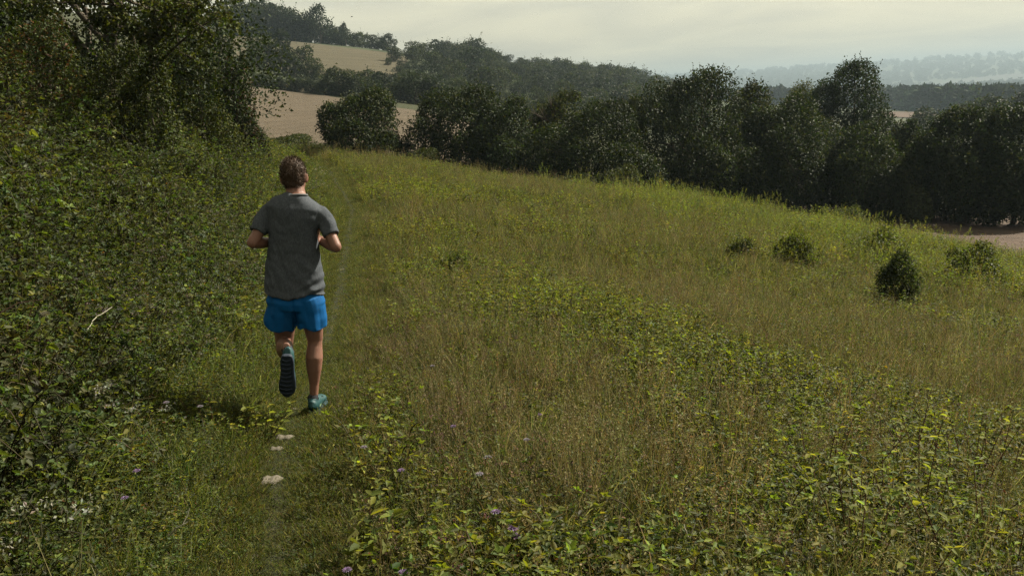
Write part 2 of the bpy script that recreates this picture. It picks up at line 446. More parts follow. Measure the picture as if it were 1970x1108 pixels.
protos = bpy.data.collections.new('plant_kit')
def proto(group, acc, mat):
    me = acc.mesh(group, [mat]); o = bpy.data.objects.new(group, me)
    return o
def tuft(h, nb, r, cols, w, lean=.45, wid=.0045):
    a = Acc(); b = disc(nb, r)
    hh = h * rng.uniform(.5, 1.1, nb)
    ln = b[:, :2] * 1.5 / max(r, .01) * .15 + rng.normal(size=(nb, 2)) * .35
    tip = b + np.c_[ln * (lean * hh)[:, None] * 1.6, hh]
    bend = np.c_[-ln * (.18 * hh)[:, None], .10 * hh]
    c = pick(nb, cols, w)
    a.blades(b, tip, bend, wid * rng.uniform(.7, 1.3, nb), c * .8, c * 1.1)
    return a
def herb(h, ns, r, L, cols, w, ratio=.5, nodes=7, stem=BROWN):
    a = Acc(); b = disc(ns, r)
    for k in range(ns):
        hh = h * rng.uniform(.55, 1.1); ln = b[k, :2] * .8 + rng.normal(size=2) * .12 * h
        t = np.linspace(0, 1, nodes + 1)
        pts = np.c_[b[k, 0] + ln[0] * t ** 1.5, b[k, 1] + ln[1] * t ** 1.5, hh * t]
        a.blades(pts[:1], pts[-1:], np.array([[-ln[0] * .1, -ln[1] * .1, 0]]), .004, stem, stem)
        for q in range(1, nodes + 1):
            m = 2 if q < nodes else 4
            th = rng.uniform(0, 6.28) + np.arange(m) * 2 * np.pi / m + rng.normal(size=m) * .25
            d = np.stack([np.cos(th), np.sin(th), rng.uniform(-.15, .7, m)], -1)
            up = np.tile([0, 0, 1.], (m, 1)) + .5 * rng.normal(size=(m, 3))
            l = L * rng.uniform(.6, 1.2, m) * (1.1 - .35 * q / nodes)
            a.leaves(np.tile(pts[q], (m, 1)), d, up, l, l * ratio, pick(m, cols, w))
    return a
def seedstalk(h, ns, r, cst, chead, head=.035, nh=14, spike=True):
    a = Acc(); b = disc(ns, r)
    hh = h * rng.uniform(.6, 1.1, ns)
    tip = b + np.c_[rng.normal(size=(ns, 2)) * .16 * h, hh]
    a.blades(b, tip, rng.normal(size=(ns, 3)) * .02, .0035, pick(ns, [cst], [1]), pick(ns, [cst], [1]))
    for k in range(ns):
        n = nh; t = rng.uniform(0, 1, n)
        ax = unit(tip[k] - b[k])
        if spike: p = tip[k] - ax * (t * head * 2.2)[:, None] + rng.normal(size=(n, 3)) * head * .14
        else: p = tip[k] + rng.normal(size=(n, 3)) * head * np.array([.5, .5, .25])
        l = head * rng.uniform(.25, .5, n)
        a.leaves(p, dirs(n, .8), dirs(n), l, l * .5, pick(n, [chead], [1], .3), simple=True)
    return a
def bramble(h, ns, r, L, cols, w, n=46):
    """arching stems with leaves in threes"""
    a = Acc(); b = disc(ns, r * .6)
    for k in range(ns):
        th = rng.uniform(0, 6.28); rr = r * rng.uniform(.5, 1.5); hh = h * rng.uniform(.5, 1.1)
        t = np.linspace(0, 1, 8)
        pts = np.c_[b[k, 0] + rr * np.cos(th) * t ** 1.3, b[k, 1] + rr * np.sin(th) * t ** 1.3, hh * np.sin(t * (1.5 + .8 * rng.uniform()))]
        a.tube(pts, np.linspace(.004, .002, 8), BROWN * .9, 3)
        m = n // ns
        tt = rng.uniform(.15, 1, m); base = np.stack([np.interp(tt, t, pts[:, j]) for j in range(3)], -1)
        d0 = dirs(m, .5); up = np.tile([0, 0, 1.], (m, 1)) + .45 * rng.normal(size=(m, 3))
        base = base + d0 * L * .5
        c = pick(m, cols, w)
        for ang in (-1.1, 0, 1.1):
            side = unit(np.cross(d0, up)); d = d0 * math.cos(ang) + side * math.sin(ang)
            l = L * rng.uniform(.7, 1.15, m) * (1 if ang == 0 else .8)
            a.leaves(base, d, up, l, l * .62, c * (1 + .1 * rng.normal(size=(m, 1))))
    return a

OLIVEY = np.array([.10, .11, .04])
KITS = {
 'grass': ([tuft(.27, 34, .07, [GREEN, LIME, STRAW, BROWN], [5, 3, 2, 1]) for _ in range(3)] + [tuft(.24, 40, .10, [GREEN, LIME, GREY], [4, 3, 2]) for _ in range(2)], blade_m),
 'dry_grass': ([tuft(.36, 30, .07, [STRAW, BROWN, LIME, GREEN], [4, 3, 3, 4], wid=.0036) for _ in range(3)] + [seedstalk(.50, 9, .10, STRAW * .8, STRAW * .75, .03, 12) for _ in range(2)], dry_m),
 'herb': ([herb(.30, 7, .09, .034, [GREEN, LIME, GREY], [4, 4, 1]) for _ in range(3)] + [herb(.24, 9, .11, .024, [GREEN, GREY, LIME, RUST], [4, 3, 2, .4], .6) for _ in range(3)], leaf_m),
 'lush': ([herb(.34, 7, .11, .038, [LIME, GREEN, LIME * 1.2], [5, 3, 2], .52, 7) for _ in range(3)] + [bramble(.32, 4, .2, .032, [LIME, GREEN], [3, 3], 30) for _ in range(2)], leaf_m),
 'seedhead': ([seedstalk(.34, 8, .12, BROWN, np.array([.16, .105, .080]), .024, 14, False) for _ in range(3)] + [seedstalk(.40, 6, .12, BROWN * .8, BROWN * 1.1, .03, 14) for _ in range(2)], dry_m),
 'scrub': ([bramble(.62, 8, .30, .033, [GREEN, GREY, LIME], [6, 2.5, 1.5], 112) for _ in range(4)] + [herb(.7, 10, .2, .034, [GREEN, LIME, GREY], [5, 1.6, 2], .5, 11) for _ in range(2)], bank_m),
 'weed': ([herb(.62, 9, .22, .040, [GREEN, LIME, GREY], [5, 3, 2], .45, 11) for _ in range(3)] + [bramble(.5, 7, .30, .036, [GREEN, GREY, LIME], [4, 3, 3], 90) for _ in range(2)] + [seedstalk(.75, 7, .2, GREEN, OLIVEY, .05, 22) for _ in range(2)], leaf_m),
 'turf': ([tuft(.075, 46, .09, [GREEN, LIME, STRAW, BROWN], [5, 3, 2, 2], .8, .0035) for _ in range(3)] + [herb(.05, 10, .09, .016, [GREEN, GREY, LIME], [4, 2, 2], .6, 2) for _ in range(2)], blade_m),
 'carrot': ([seedstalk(.55, 5, .14, STRAW * .7, np.array([.25, .235, .19]), .030, 24, False) for _ in range(2)] + [seedstalk(.5, 4, .14, GREEN * 1.2, np.array([.22, .18, .18]), .024, 20, False) for _ in range(2)], dry_m),
}
KIT_COL = {}
for k_, (accs, m_) in KITS.items():
    c_ = bpy.data.collections.new('kit_' + k_)
    for a_ in accs: c_.objects.link(proto('plant_' + k_, a_, m_))
    KIT_COL[k_] = c_

def scatter(name, kit, pts, scale, hue, label, cat):
    """one uncountable mass of plants: the kit's plants set on points"""
    n = len(pts)
    me = bpy.data.meshes.new(name); me.vertices.add(n)
    me.vertices.foreach_set('co', np.asarray(pts, np.float32).ravel())
    def at(nm, typ, key, arr):
        a = me.attributes.new(nm, typ, 'POINT'); a.data.foreach_set(key, np.asarray(arr).ravel())
    at('idx', 'INT', 'value', rng.integers(0, len(KITS[kit][0]), n).astype(np.int32))
    at('rot', 'FLOAT_VECTOR', 'vector', np.c_[rng.normal(size=(n, 2)) * .12, rng.uniform(0, 6.28, n)].astype(np.float32))
    at('scl', 'FLOAT', 'value', np.asarray(scale, np.float32))
    at('hue', 'FLOAT_COLOR', 'color', np.c_[hue, np.ones(n)].astype(np.float32))
    o = link(name, me, label=label, cat=cat, kind='stuff')
    ng = bpy.data.node_groups.new('scatter_' + name, 'GeometryNodeTree')
    ng.interface.new_socket('Geometry', in_out='INPUT', socket_type='NodeSocketGeometry')
    ng.interface.new_socket('Geometry', in_out='OUTPUT', socket_type='NodeSocketGeometry')
    N = lambda t: ng.nodes.new(t)
    gi, go = N('NodeGroupInput'), N('NodeGroupOutput')
    ci = N('GeometryNodeCollectionInfo'); ci.inputs['Collection'].default_value = KIT_COL[kit]
    ci.inputs['Separate Children'].default_value = True; ci.inputs['Reset Children'].default_value = True
    iop = N('GeometryNodeInstanceOnPoints'); iop.inputs['Pick Instance'].default_value = True
    def attr(nm, typ):
        q = N('GeometryNodeInputNamedAttribute'); q.data_type = typ; q.inputs['Name'].default_value = nm
        return q.outputs['Attribute']
    L = ng.links.new
    e2r = N('FunctionNodeEulerToRotation'); L(attr('rot', 'FLOAT_VECTOR'), e2r.inputs[0])
    L(gi.outputs[0], iop.inputs['Points']); L(ci.outputs[0], iop.inputs['Instance'])
    L(attr('idx', 'INT'), iop.inputs['Instance Index']); L(e2r.outputs[0], iop.inputs['Rotation']); L(attr('scl', 'FLOAT'), iop.inputs['Scale'])
    L(iop.outputs[0], go.inputs[0])
    o.modifiers.new('scatter', 'NODES').node_group = ng
    return o

# where lush herbs and where dry grass grow (places read off the photograph, radii in metres)
def blobs(lst): return [(ground(u, v), r) for u, v, r in lst]
LUSH = blobs([(1000, 570, 1.6), (850, 540, 1.2), (1200, 650, .9), (1280, 700, .8), (1450, 745, .8), (1700, 880, .8), (1650, 1040, .5), (960, 400, 3), (1080, 470, 1.6),
              (1600, 450, 4), (1850, 520, 4), (1400, 430, 3), (650, 690, .45), (660, 920, .4), (720, 1010, .4), (1390, 770, .6), (1150, 670, .8), (760, 380, 2.5), (1900, 860, .6), (900, 640, .7)])
DRYB = blobs([(800, 700, .7), (850, 800, .7), (1300, 490, 2.2), (1150, 395, 2.5), (1020, 350, 3), (1500, 630, 1.6), (1750, 680, 1.2), (1850, 780, .8), (1200, 900, .7), (1050, 950, .6), (720, 610, .7), (1330, 560, 1.5), (940, 880, .5), (1900, 690, 1)])
def lushness(x, y):
    g = .5 + .24 * vnoise(x, y, 1.4, 11) + .36 * vnoise(x, y, .5, 12) + .16 * vnoise(x, y, 4.0, 13)
    for (c, r) in LUSH: g = g + .34 * np.exp(-((x - c[0]) ** 2 + (y - c[1]) ** 2) / (r * r))
    for (c, r) in DRYB: g = g - .26 * np.exp(-((x - c[0]) ** 2 + (y - c[1]) ** 2) / (r * r))
    return np.clip(g, 0, 1)
def field_points(n, y1=50.0, half=44, power=1.0, y0=1.3):
    r = y0 + (y1 - y0) * rng.uniform(0, 1, n) ** power
    a = R(rng.uniform(-half, half, n))
    x, y = r * np.sin(a), r * np.cos(a)
    ok = (y < np.interp(x, *CREST) + 6) & (np.hypot(x, y) > 1.1)
    return x[ok], y[ok]
def put(name, kit, x, y, scale, hue, label, cat):
    return scatter(name, kit, np.c_[x, y, H(x, y) - .01], scale, hue, label, cat)
def hues(n, base, v=.22, cv=.08):
    return np.asarray(base) * (1 + v * rng.normal(size=(n, 1))).clip(.4, 1.8) * (1 + cv * rng.normal(size=(n, 3)))
def big(x, y): return 1 + np.clip((np.hypot(x, y) - 9) / 45, 0, .8)
def edge(d): return np.clip((np.abs(d) - .20) / .95, .0, 1)

x, y = field_points(46000, power=1.15); d = x - xp(y); g = lushness(x, y)
ok = (d > .22) & (rng.uniform(size=len(x)) < .85 - .5 * g); x, y, d, g = x[ok], y[ok], d[ok], g[ok]
put('meadow_grass', 'grass', x, y, (.35 + .65 * edge(d)) * rng.uniform(.6, 1.25, len(x)) * big(x, y), hues(len(x), (1, 1, 1)), 'fine mixed green grass growing through the sloping meadow', 'grass')
x, y = field_points(52000, power=1.15); d = x - xp(y); g = lushness(x, y)
ok = (d > .3) & (rng.uniform(size=len(x)) < .82 * (1 - g) ** 1.2); x, y, d, g = x[ok], y[ok], d[ok], g[ok]
put('dry_grass', 'dry_grass', x, y, (.35 + .65 * edge(d)) * rng.uniform(.6, 1.2, len(x)) * big(x, y), hues(len(x), (1, .97, .92)), 'straw coloured dry grass patches across the meadow', 'grass')
x, y = field_points(56000, power=1.15); d = x - xp(y); g = lushness(x, y)
ok = (d > .24) & (rng.uniform(size=len(x)) < .5 + .5 * g); x, y, d, g = x[ok], y[ok], d[ok], g[ok]
put('meadow_herbs', 'herb', x, y, (.3 + .7 * edge(d)) * rng.uniform(.6, 1.25, len(x)) * big(x, y), hues(len(x), (1, 1, 1)), 'small leaved green herbs carpeting the meadow', 'herbs')
x, y = field_points(50000, power=1.2); d = x - xp(y); g = lushness(x, y)
ok = (d > .5) & (rng.uniform(size=len(x)) < 1.2 * np.clip(g - .46, 0, 1) * 1.6); x, y, d, g = x[ok], y[ok], d[ok], g[ok]
put('lush_herbs', 'lush', x, y, rng.uniform(.5, 1.15, len(x)) * big(x, y), hues(len(x), (1.05, 1.05, .9)), 'bright yellow green leafy patches in the meadow', 'herbs')
x, y = field_points(30000, power=1.1); d = x - xp(y); g = lushness(x, y)
ok = (d > .35) & (rng.uniform(size=len(x)) < 0.5 * (1 - g) ** 1.1 * (.45 + .55 * (vnoise(x, y, .9, 15) > 0)) * np.clip(1.25 - np.hypot(x, y) / 40, .2, 1)); x, y, d, g = x[ok], y[ok], d[ok], g[ok]
put('brown_seedheads', 'seedhead', x, y, rng.uniform(.55, 1.2, len(x)) * big(x, y), hues(len(x), (1, 1, 1)), 'brown and dusky pink seed heads standing in the meadow', 'seedheads')
# rank weeds where the meadow runs down to the hedge and the stubble
x, y = field_points(60000, power=.8, y1=46); d = x - xp(y); cr = np.interp(x, *CREST) - y
v_ = vnoise(x, y, 2.2, 17) + .5 * vnoise(x, y, .9, 18)
ok = (d > 8) & (x > 1.5) & (cr < 19) & (cr > np.where(x > 11, 1.5, -4)) & (rng.uniform(size=len(x)) < np.clip(1.1 - cr / 19, 0, 1) * np.clip(.55 + .6 * v_, 0, 1) * np.clip((x - 1) / 9, .12, 1))
x, y, v_ = x[ok], y[ok], v_[ok]
put('meadow_edge_weeds', 'weed', x, y, rng.uniform(.6, 1.3, len(x)) * (1 + .3 * v_), hues(len(x), (1.15, 1.2, .95)) * (1 + .2 * v_[:, None]), 'rank leafy weeds where the meadow drops to the hedge', 'weeds')
# the trodden line of the path and its short turf
x, y = field_points(60000, power=1.0, y1=46); d = x - xp(y)
ok = (np.abs(d) < .5) ; x, y, d = x[ok], y[ok], d[ok]
yy = 1.5 + 42 * rng.uniform(0, 1, 24000) ** 1.25; dd = rng.normal(size=24000) * .20; yy = np.r_[yy, rng.uniform(2.2, 8, 5000)]; dd = np.r_[dd, rng.normal(size=5000) * .16]; x = np.r_[x, xp(yy) + dd]; y = np.r_[y, yy]; d = np.r_[d, dd]
ok = (np.abs(d) > .09) | (y > 7) | (rng.uniform(size=len(d)) < .95 - .5 * vnoise(x, y, .45, 21)); x, y, d = x[ok], y[ok], d[ok]
put('path_turf', 'turf', x, y, rng.uniform(.5, 1.1, len(x)) * (.38 + 1.0 * np.clip(np.abs(d) / .4, 0, 1)), hues(len(x), (.85, .85, .75)), 'short trodden turf along the narrow path', 'grass')
# the bank on the far side of the path
def bank_tall(d, y): return np.clip((-d - .25) / 2.6, 0, 1)
x, y = field_points(44000, power=1.1, y1=44); d = x - xp(y)
ok = (d < -.27) & (d > -16) & (rng.uniform(size=len(x)) < 1.0 - .55 * bank_tall(d, y)); x, y, d = x[ok], y[ok], d[ok]
put('bank_grass', 'grass', x, y, (.5 + .6 * edge(d) + .4 * bank_tall(d, y)) * rng.uniform(.6, 1.25, len(x)) * big(x, y), hues(len(x), (.95, 1, 1)), 'long grass on the bank beside the path', 'grass')
x, y = field_points(52000, power=1.1, y1=44); d = x - xp(y)
ok = (d < -.30) & (d > -16); x, y, d = x[ok], y[ok], d[ok]
put('bank_herbs', 'herb', x, y, (.45 + .65 * edge(d) + .6 * bank_tall(d, y)) * rng.uniform(.6, 1.25, len(x)) * big(x, y), hues(len(x), (.88, .92, .95)), 'leafy herbs covering the foot of the bank', 'herbs')
x, y = field_points(30000, power=1.1, y1=44); d = x - xp(y)
nn_ = vnoise(x, y, 1.3, 31)
ok = (d < -.75 - .35 * nn_) & (d > -18) & (rng.uniform(size=len(x)) < .25 + .9 * bank_tall(d, y)); x, y, d, nn_ = x[ok], y[ok], d[ok], nn_[ok]
put('bank_brambles', 'scrub', x, y, (.45 + .75 * bank_tall(d, y) + .45 * np.clip((-d - 3) / 4, 0, 1)) * rng.uniform(.55, 1.35, len(x)) * (1 + .4 * nn_), hues(len(x), (.88, .92, .92)) * (1 + .3 * nn_[:, None]), 'dense brambles and scrub leaves covering the bank', 'brambles')
x, y = field_points(9000, power=.9, y1=30); d = x - xp(y)
ok = (d < -.3) & (d > -9) & (rng.uniform(size=len(x)) < .42 * np.exp(-((d + 2.0) / 1.4) ** 2) * np.clip(np.hypot(x, y) / 6 - .4, 0, 1) + .03); x, y, d = x[ok], y[ok], d[ok]
put('pale_seed_umbels', 'carrot', x, y, rng.uniform(.7, 1.25, len(x)), hues(len(x), (1, 1, 1)), 'pale curled seed umbels rising from the bank', 'seedheads')
x, y = field_points(26000, power=1.0, y1=44); d = x - xp(y)
ok = (d < -.8) & (d > -9) & (vnoise(x, y, 1.1, 41) > .42); x, y, d = x[ok], y[ok], d[ok]
put('bank_lush_leaves', 'lush', x, y, rng.uniform(.7, 1.5, len(x)) * (1 + .5 * bank_tall(d, y)), hues(len(x), (1.0, 1.05, .9)), 'yellow green leafy patches on the bank', 'herbs')
# ------------------------------------------------------------------ trees and bushes
crown_m = leaf_material('tree_leaf', .26, .66, .12, per_instance=False)
def bark_material():
    t = NT('bark'); pos = t.n('TexCoord').outputs['Object']
    n = t.noise(9, 6, .65, t.n('Mapping', {'Vector': pos, 'Scale': (3, 3, .6)}).outputs[0])
    return t.surf(t.principled(t.ramp(n, [(.3, (.035, .028, .02)), (.7, (.12, .10, .075))]), .9, .1, n, .8, .03))
bark_m = bark_material()
DARK, OLIVE, BLUEG = np.array([.028, .043, .014]), np.array([.066, .074, .020]), np.array([.030, .045, .024])

def woody(height, W, D, skirt=.05, lobes=13, leaf=.15, n=12000, cols=(DARK, OLIVE), w=(4, 1), top=1.0, shoots=40, trunk_r=.12, sparse=0.0, flat=.8, lean=0.0, limbs=9):
    """crown and stem meshes of one bush or tree, base at the origin; W, D half widths, skirt = where the leaves begin (share of the height)"""
    z0 = height * skirt; ch = height - z0
    C, Rr = [], []
    for k in range(lobes):
        if k == 0: p = np.array([0, 0, .5]); q = .62
        else:
            zz = min(.96, max(.03, ((k * .618 + .1) % 1.0) * .95 + rng.uniform(-.06, .06)))
            prof = math.sqrt(max(0, 1 - (max(0, zz - .38) / .64) ** 2)) * (.86 + .14 * min(1, zz / .3))
            a = k * 2.399 + rng.uniform(-.5, .5)
            rad = prof * rng.uniform(.45, .86)
            q = rng.uniform(.26, .42) * (1.1 - .25 * zz)
            rad = min(rad, max(0, prof - q * .55))
            p = np.array([rad * math.cos(a), rad * math.sin(a), min(zz, 1 - q * .62)])
        C.append(p); Rr.append(q)
    C = np.array(C); Rr = np.array(Rr)
    S = np.array([W, D, ch * flat])                        # lobe radii in metres
    Cw = np.c_[C[:, 0] * W + lean * C[:, 2] * W, C[:, 1] * D, z0 + C[:, 2] * ch]
    Rw = Rr[:, None] * np.array([W, D, ch * .75])
    vol = Rr ** 2; pr = vol / vol.sum()
    m = int(n * 1.7)
    k = rng.choice(lobes, m, p=pr)
    u = dirs(m, .25)
    rr = 1 - np.abs(rng.normal(size=m)) * .22 + .05 * rng.normal(size=m)
    # break the lobe surfaces into clumps
    bump = .10 * np.sin(u[:, 0] * 9 + k) * np.sin(u[:, 1] * 8 + 2 * k) + .07 * np.sin(u[:, 2] * 15 + k * 3) * np.sin(u[:, 0] * 14)
    p = Cw[k] + u * (rr + bump)[:, None] * Rw[k]
    dep = (((p[:, None] - Cw[None]) / Rw[None]) ** 2).sum(-1)
    dep[np.arange(m), k] = 9
    keep = (dep.min(1) > .45) & (p[:, 2] > .05 * height * min(1, skirt * 10) - .02)
    if sparse: keep &= rng.uniform(size=m) > sparse * (np.sin(p[:, 0] * 2.3) * np.sin(p[:, 2] * 2.9 + p[:, 1]) > .2)
    p, u, k = p[keep][:n], u[keep][:n], k[keep][:n]
    lobe_c = rng.normal(size=lobes) * .16
    c = pick(len(p), list(cols), list(w), .28) * (1 + lobe_c[k])[:, None]
    a = Acc()
    d = unit(u * .7 + dirs(len(p)) + np.array([0, 0, -.15])); l = leaf * rng.uniform(.6, 1.35, len(p))
    a.leaves(p, d, unit(u + dirs(len(p), .3) * .9), l, l * .62, c, simple=True)
    for q in range(shoots):                               # young shoots break the outline
        j = rng.integers(0, len(p)); b = p[j]; dd = unit(u[j] * .8 + np.array([0, 0, .7]) + .3 * rng.normal(size=3)); ln = leaf * rng.uniform(2, 5)
        mm = 9; t = rng.uniform(.1, 1, mm)
        l = leaf * rng.uniform(.5, .9, mm)
        a.leaves(b + dd * (t * ln)[:, None], unit(dirs(mm) + dd), dirs(mm), l, l * .55, pick(mm, [cols[-1]], [1]), simple=True)
    s = Acc()
    th = height * (skirt + .35)
    zt = np.linspace(-.15, th, 6); wob = np.cumsum(rng.normal(size=(6, 2)) * .06 * W, 0); wob -= wob[:1]
    trunk = np.c_[wob[:, 0] + lean * W * .4 * (zt / max(th, .1)).clip(0), wob[:, 1], zt]
    s.tube(trunk, np.linspace(trunk_r * 1.25, trunk_r * .55, 6), (1, 1, 1), 7)
    for k2 in np.argsort(-Rr)[:limbs]:
        st = trunk[rng.integers(2, 6)]; e = Cw[k2] + dirs(1, .4)[0] * Rw[k2] * .5
        t = np.linspace(0, 1, 6)[:, None]; mid = (st + e) / 2 + np.array([0, 0, .12 * height])
        pts = (1 - t) ** 2 * st + 2 * t * (1 - t) * mid + t * t * e + rng.normal(size=(6, 3)) * .03 * W * (t * (1 - t) * 4)
        s.tube(pts, np.linspace(trunk_r * .5, trunk_r * .08, 6), (1, 1, 1), 5)
        for b2 in range(2):
            st2 = pts[rng.integers(2, 5)]; e2 = st2 + dirs(1, .3)[0] * Rw[k2] * .8
            s.tube(np.array([st2, (st2 + e2) / 2 + rng.normal(size=3) * .04 * W, e2]), np.array([.16, .1, .03]) * trunk_r, (1, 1, 1), 4)
    return a, s
def plant_thing(name, accs, loc, label, cat, group=None, parts=('crown', 'trunk'), mats=None, rotz=0.0):
    e = link(name, None, loc=loc, label=label, cat=cat, group=group); e.rotation_euler[2] = rotz
    e.empty_display_size = .3
    for pn, ac, m in zip(parts, accs, mats or (crown_m, bark_m)):
        me = ac if isinstance(ac, bpy.types.Mesh) else ac.mesh(pn, [m])
        link(pn, me, parent=e)
    return e
def woody_at(name, u, vtop, wpx, Y, label, cat, base_v=None, depth=.9, group=None, parts=('crown', 'trunk'), sink=.05, mat=None, **k):
    px, py, pz = P(u, vtop, Y)
    g = Hs(px, Y) - sink
    h = max(.3, (pz - g) * .985); W = wpx / 2 * Y / FPX * (1.05 if Y < 38 or 'lone' in label else 1.28)
    a, s = woody(h, W, W * depth, **k)
    return plant_thing(name, (a, s), (px, Y, g), label, cat, group, parts, mats=(mat or crown_m, bark_m))
STEM = ('foliage', 'stem')
# the hedge beyond the crest, from the lone bush to the frame edge
woody_at('hawthorn_bush', 695, 174, 196, 45, 'lone round dark bush between the two pale gaps of stubble field', 'bush', parts=STEM, n=24360, leaf=.13, lobes=15, skirt=.02, shoots=70, w=(4, 1.3))
woody_at('hawthorn_bush', 880, 170, 160, 46, 'tall left half of the broad hedge bush right of the stubble gap', 'bush', parts=STEM, n=22330, leaf=.13, skirt=.0, shoots=70)
woody_at('hawthorn_bush', 968, 192, 140, 45, 'rounded grey green bush leaning against the broad hedge bush', 'bush', parts=STEM, n=18270, leaf=.13, skirt=.0, cols=(DARK, BLUEG, OLIVE), w=(3, 2, 1))
woody_at('hedge_tree', 1082, 178, 100, 49, 'thin yellowish hedge tree beside bare dead branches', 'tree', n=13195, leaf=.14, skirt=.1, cols=(OLIVE, DARK, LIME * .8), w=(3, 2, 1.2), sparse=.8)
woody_at('hawthorn_bush', 1160, 196, 200, 44.5, 'wide dark domed bush in the middle of the hedge', 'bush', parts=STEM, n=26390, leaf=.13, skirt=.0, lobes=16, shoots=60)
woody_at('hedge_tree', 1215, 190, 80, 48, 'narrow olive hedge tree squeezed left of the tallest hedge tree', 'tree', n=12180, leaf=.14, skirt=.0, cols=(DARK, OLIVE), w=(2, 2))
woody_at('hedge_tree', 1342, 140, 200, 47, 'tallest rounded dark tree at the middle of the hedge', 'tree', n=34510, leaf=.14, skirt=.0, lobes=20, shoots=110, trunk_r=.2, w=(4, 1.2))
woody_at('hedge_tree', 1455, 162, 130, 50, 'slim spiky topped hedge tree beside the tallest one', 'tree', n=16239, leaf=.14, skirt=.0, shoots=120, cols=(DARK, OLIVE), w=(2, 2))
woody_at('hedge_tree', 1532, 182, 165, 47.5, 'broad dark hedge tree in front of the pale green one', 'tree', n=24360, leaf=.14, skirt=.0, shoots=80)
woody_at('pale_tree', 1552, 156, 90, 66, 'pale yellow green tree peeping out left of the big oak', 'tree', n=10150, leaf=.13, skirt=.1, cols=(LIME * .7, OLIVE), w=(2, 2))
woody_at('oak_tree', 1645, 119, 172, 62, 'big solitary oak with gaps of sky rising above the hedge', 'tree', n=26000, leaf=.17, skirt=.12, lobes=17, shoots=60, trunk_r=.3, cols=(DARK, BLUEG), w=(3, 1), sparse=.12)
woody_at('hawthorn_bush', 1676, 240, 160, 46, 'dark round bush standing below the big oak', 'bush', parts=STEM, n=24360, leaf=.13, skirt=.0, shoots=60)
woody_at('hedge_tree', 1752, 236, 90, 51, 'small dark hedge tree right of the big oak', 'tree', n=13195, leaf=.14, skirt=.0)
woody_at('elder_bush', 1745, 306, 80, 44.5, 'light grey green low bush at the foot of the hedge', 'bush', parts=STEM, n=10150, leaf=.12, skirt=.0, cols=(OLIVE, GREY), w=(2, 2))
woody_at('hedge_tree', 1858, 214, 150, 44, 'dark full leaved hedge tree above the brown stubble', 'tree', n=28420, leaf=.14, skirt=.0, lobes=17)
woody_at('hedge_tree', 1960, 210, 130, 43, 'dark hedge tree cut by the right frame edge', 'tree', n=24360, leaf=.14, skirt=.0)
woody_at('elder_bush', 1204, 322, 76, 39.5, 'small pale bush in the grass before the dark hedge', 'bush', parts=STEM, n=7713, leaf=.10, skirt=.0, cols=(GREY * 1.1, OLIVE), w=(2, 2), flat=.6)
woody_at('elder_bush', 1120, 338, 90, 38.5, 'low dark green shrub patch at the meadow edge', 'bush', parts=STEM, n=6090, leaf=.10, skirt=.0, flat=.5)
woody_at('elder_bush', 1580, 232, 170, 51, 'dark thicket filling the hedge between the broad tree and the oak', 'bush', parts=STEM, n=18200, leaf=.14, skirt=.0)
woody_at('elder_bush', 1440, 228, 170, 49, 'dark thicket filling the hedge under the spiky topped tree', 'bush', parts=STEM, n=18200, leaf=.14, skirt=.0)
woody_at('elder_bush', 1800, 268, 130, 47, 'dark thicket linking the hedge above the brown stubble', 'bush', parts=STEM, n=12600, leaf=.14, skirt=.0)
woody_at('elder_bush', 1690, 290, 240, 50, 'low dark undergrowth filling the hedge foot above the stubble', 'bush', parts=STEM, n=14210, leaf=.14, skirt=.0, flat=.6)
woody_at('elder_bush', 1400, 250, 240, 51, 'dark undergrowth behind the tallest hedge tree', 'bush', parts=STEM, n=14210, leaf=.14, skirt=.0, flat=.6)
woody_at('elder_bush', 1030, 240, 150, 50, 'dark undergrowth behind the thin yellowish hedge tree', 'bush', parts=STEM, n=12180, leaf=.14, skirt=.0, flat=.6)
woody_at('elder_bush', 555, 262, 150, 47.5, 'low green scrub bush left of the lone round bush', 'bush', parts=STEM, n=10150, leaf=.10, skirt=.0, cols=(GREEN * .9, OLIVE), w=(2, 2), flat=.6)
woody_at('elder_bush', 815, 288, 70, 43, 'small leafy bush in front of the stubble gap', 'bush', parts=STEM, n=4466, leaf=.09, skirt=.0, cols=(GREEN * .8, OLIVE), w=(2, 2), flat=.6)
# bare dead branches above the hedge
def dead_branches():
    p = P(1052, 190, 48.5); g = Hs(p[0], 48.5); a = Acc(); h = p[2] - g + .45
    a.tube([[0, 0, -.1], [.05, 0, h * .4], [-.1, .05, h * .7]], [.09, .07, .05], (1, 1, 1), 6)
    b = Acc()
    for k in range(9):
        th = rng.uniform(-1.2, 1.2); L0 = rng.uniform(.6, 1.3)
        s0 = np.array([-.1 + .04 * k, 0, h * (.55 + .02 * k)]); e = s0 + np.array([math.sin(th) * L0, rng.normal() * .3, math.cos(th) * L0 + .2])
        pts = np.array([s0, (s0 + e) / 2 + rng.normal(size=3) * .12, e]); b.tube(pts, [.04, .028, .012], (1, 1, 1), 5)
        for q in range(3):
            e2 = pts[1] + (e - s0) * .35 + rng.normal(size=3) * .3; b.tube(np.array([pts[1], e2]), [.018, .008], (1, 1, 1), 4)
    plant_thing('dead_tree', (a, b), (p[0], 48.5, g), 'bare dead branches sticking up out of the hedge', 'tree', parts=('trunk', 'branches'), mats=(bark_m, bark_m))
dead_branches()
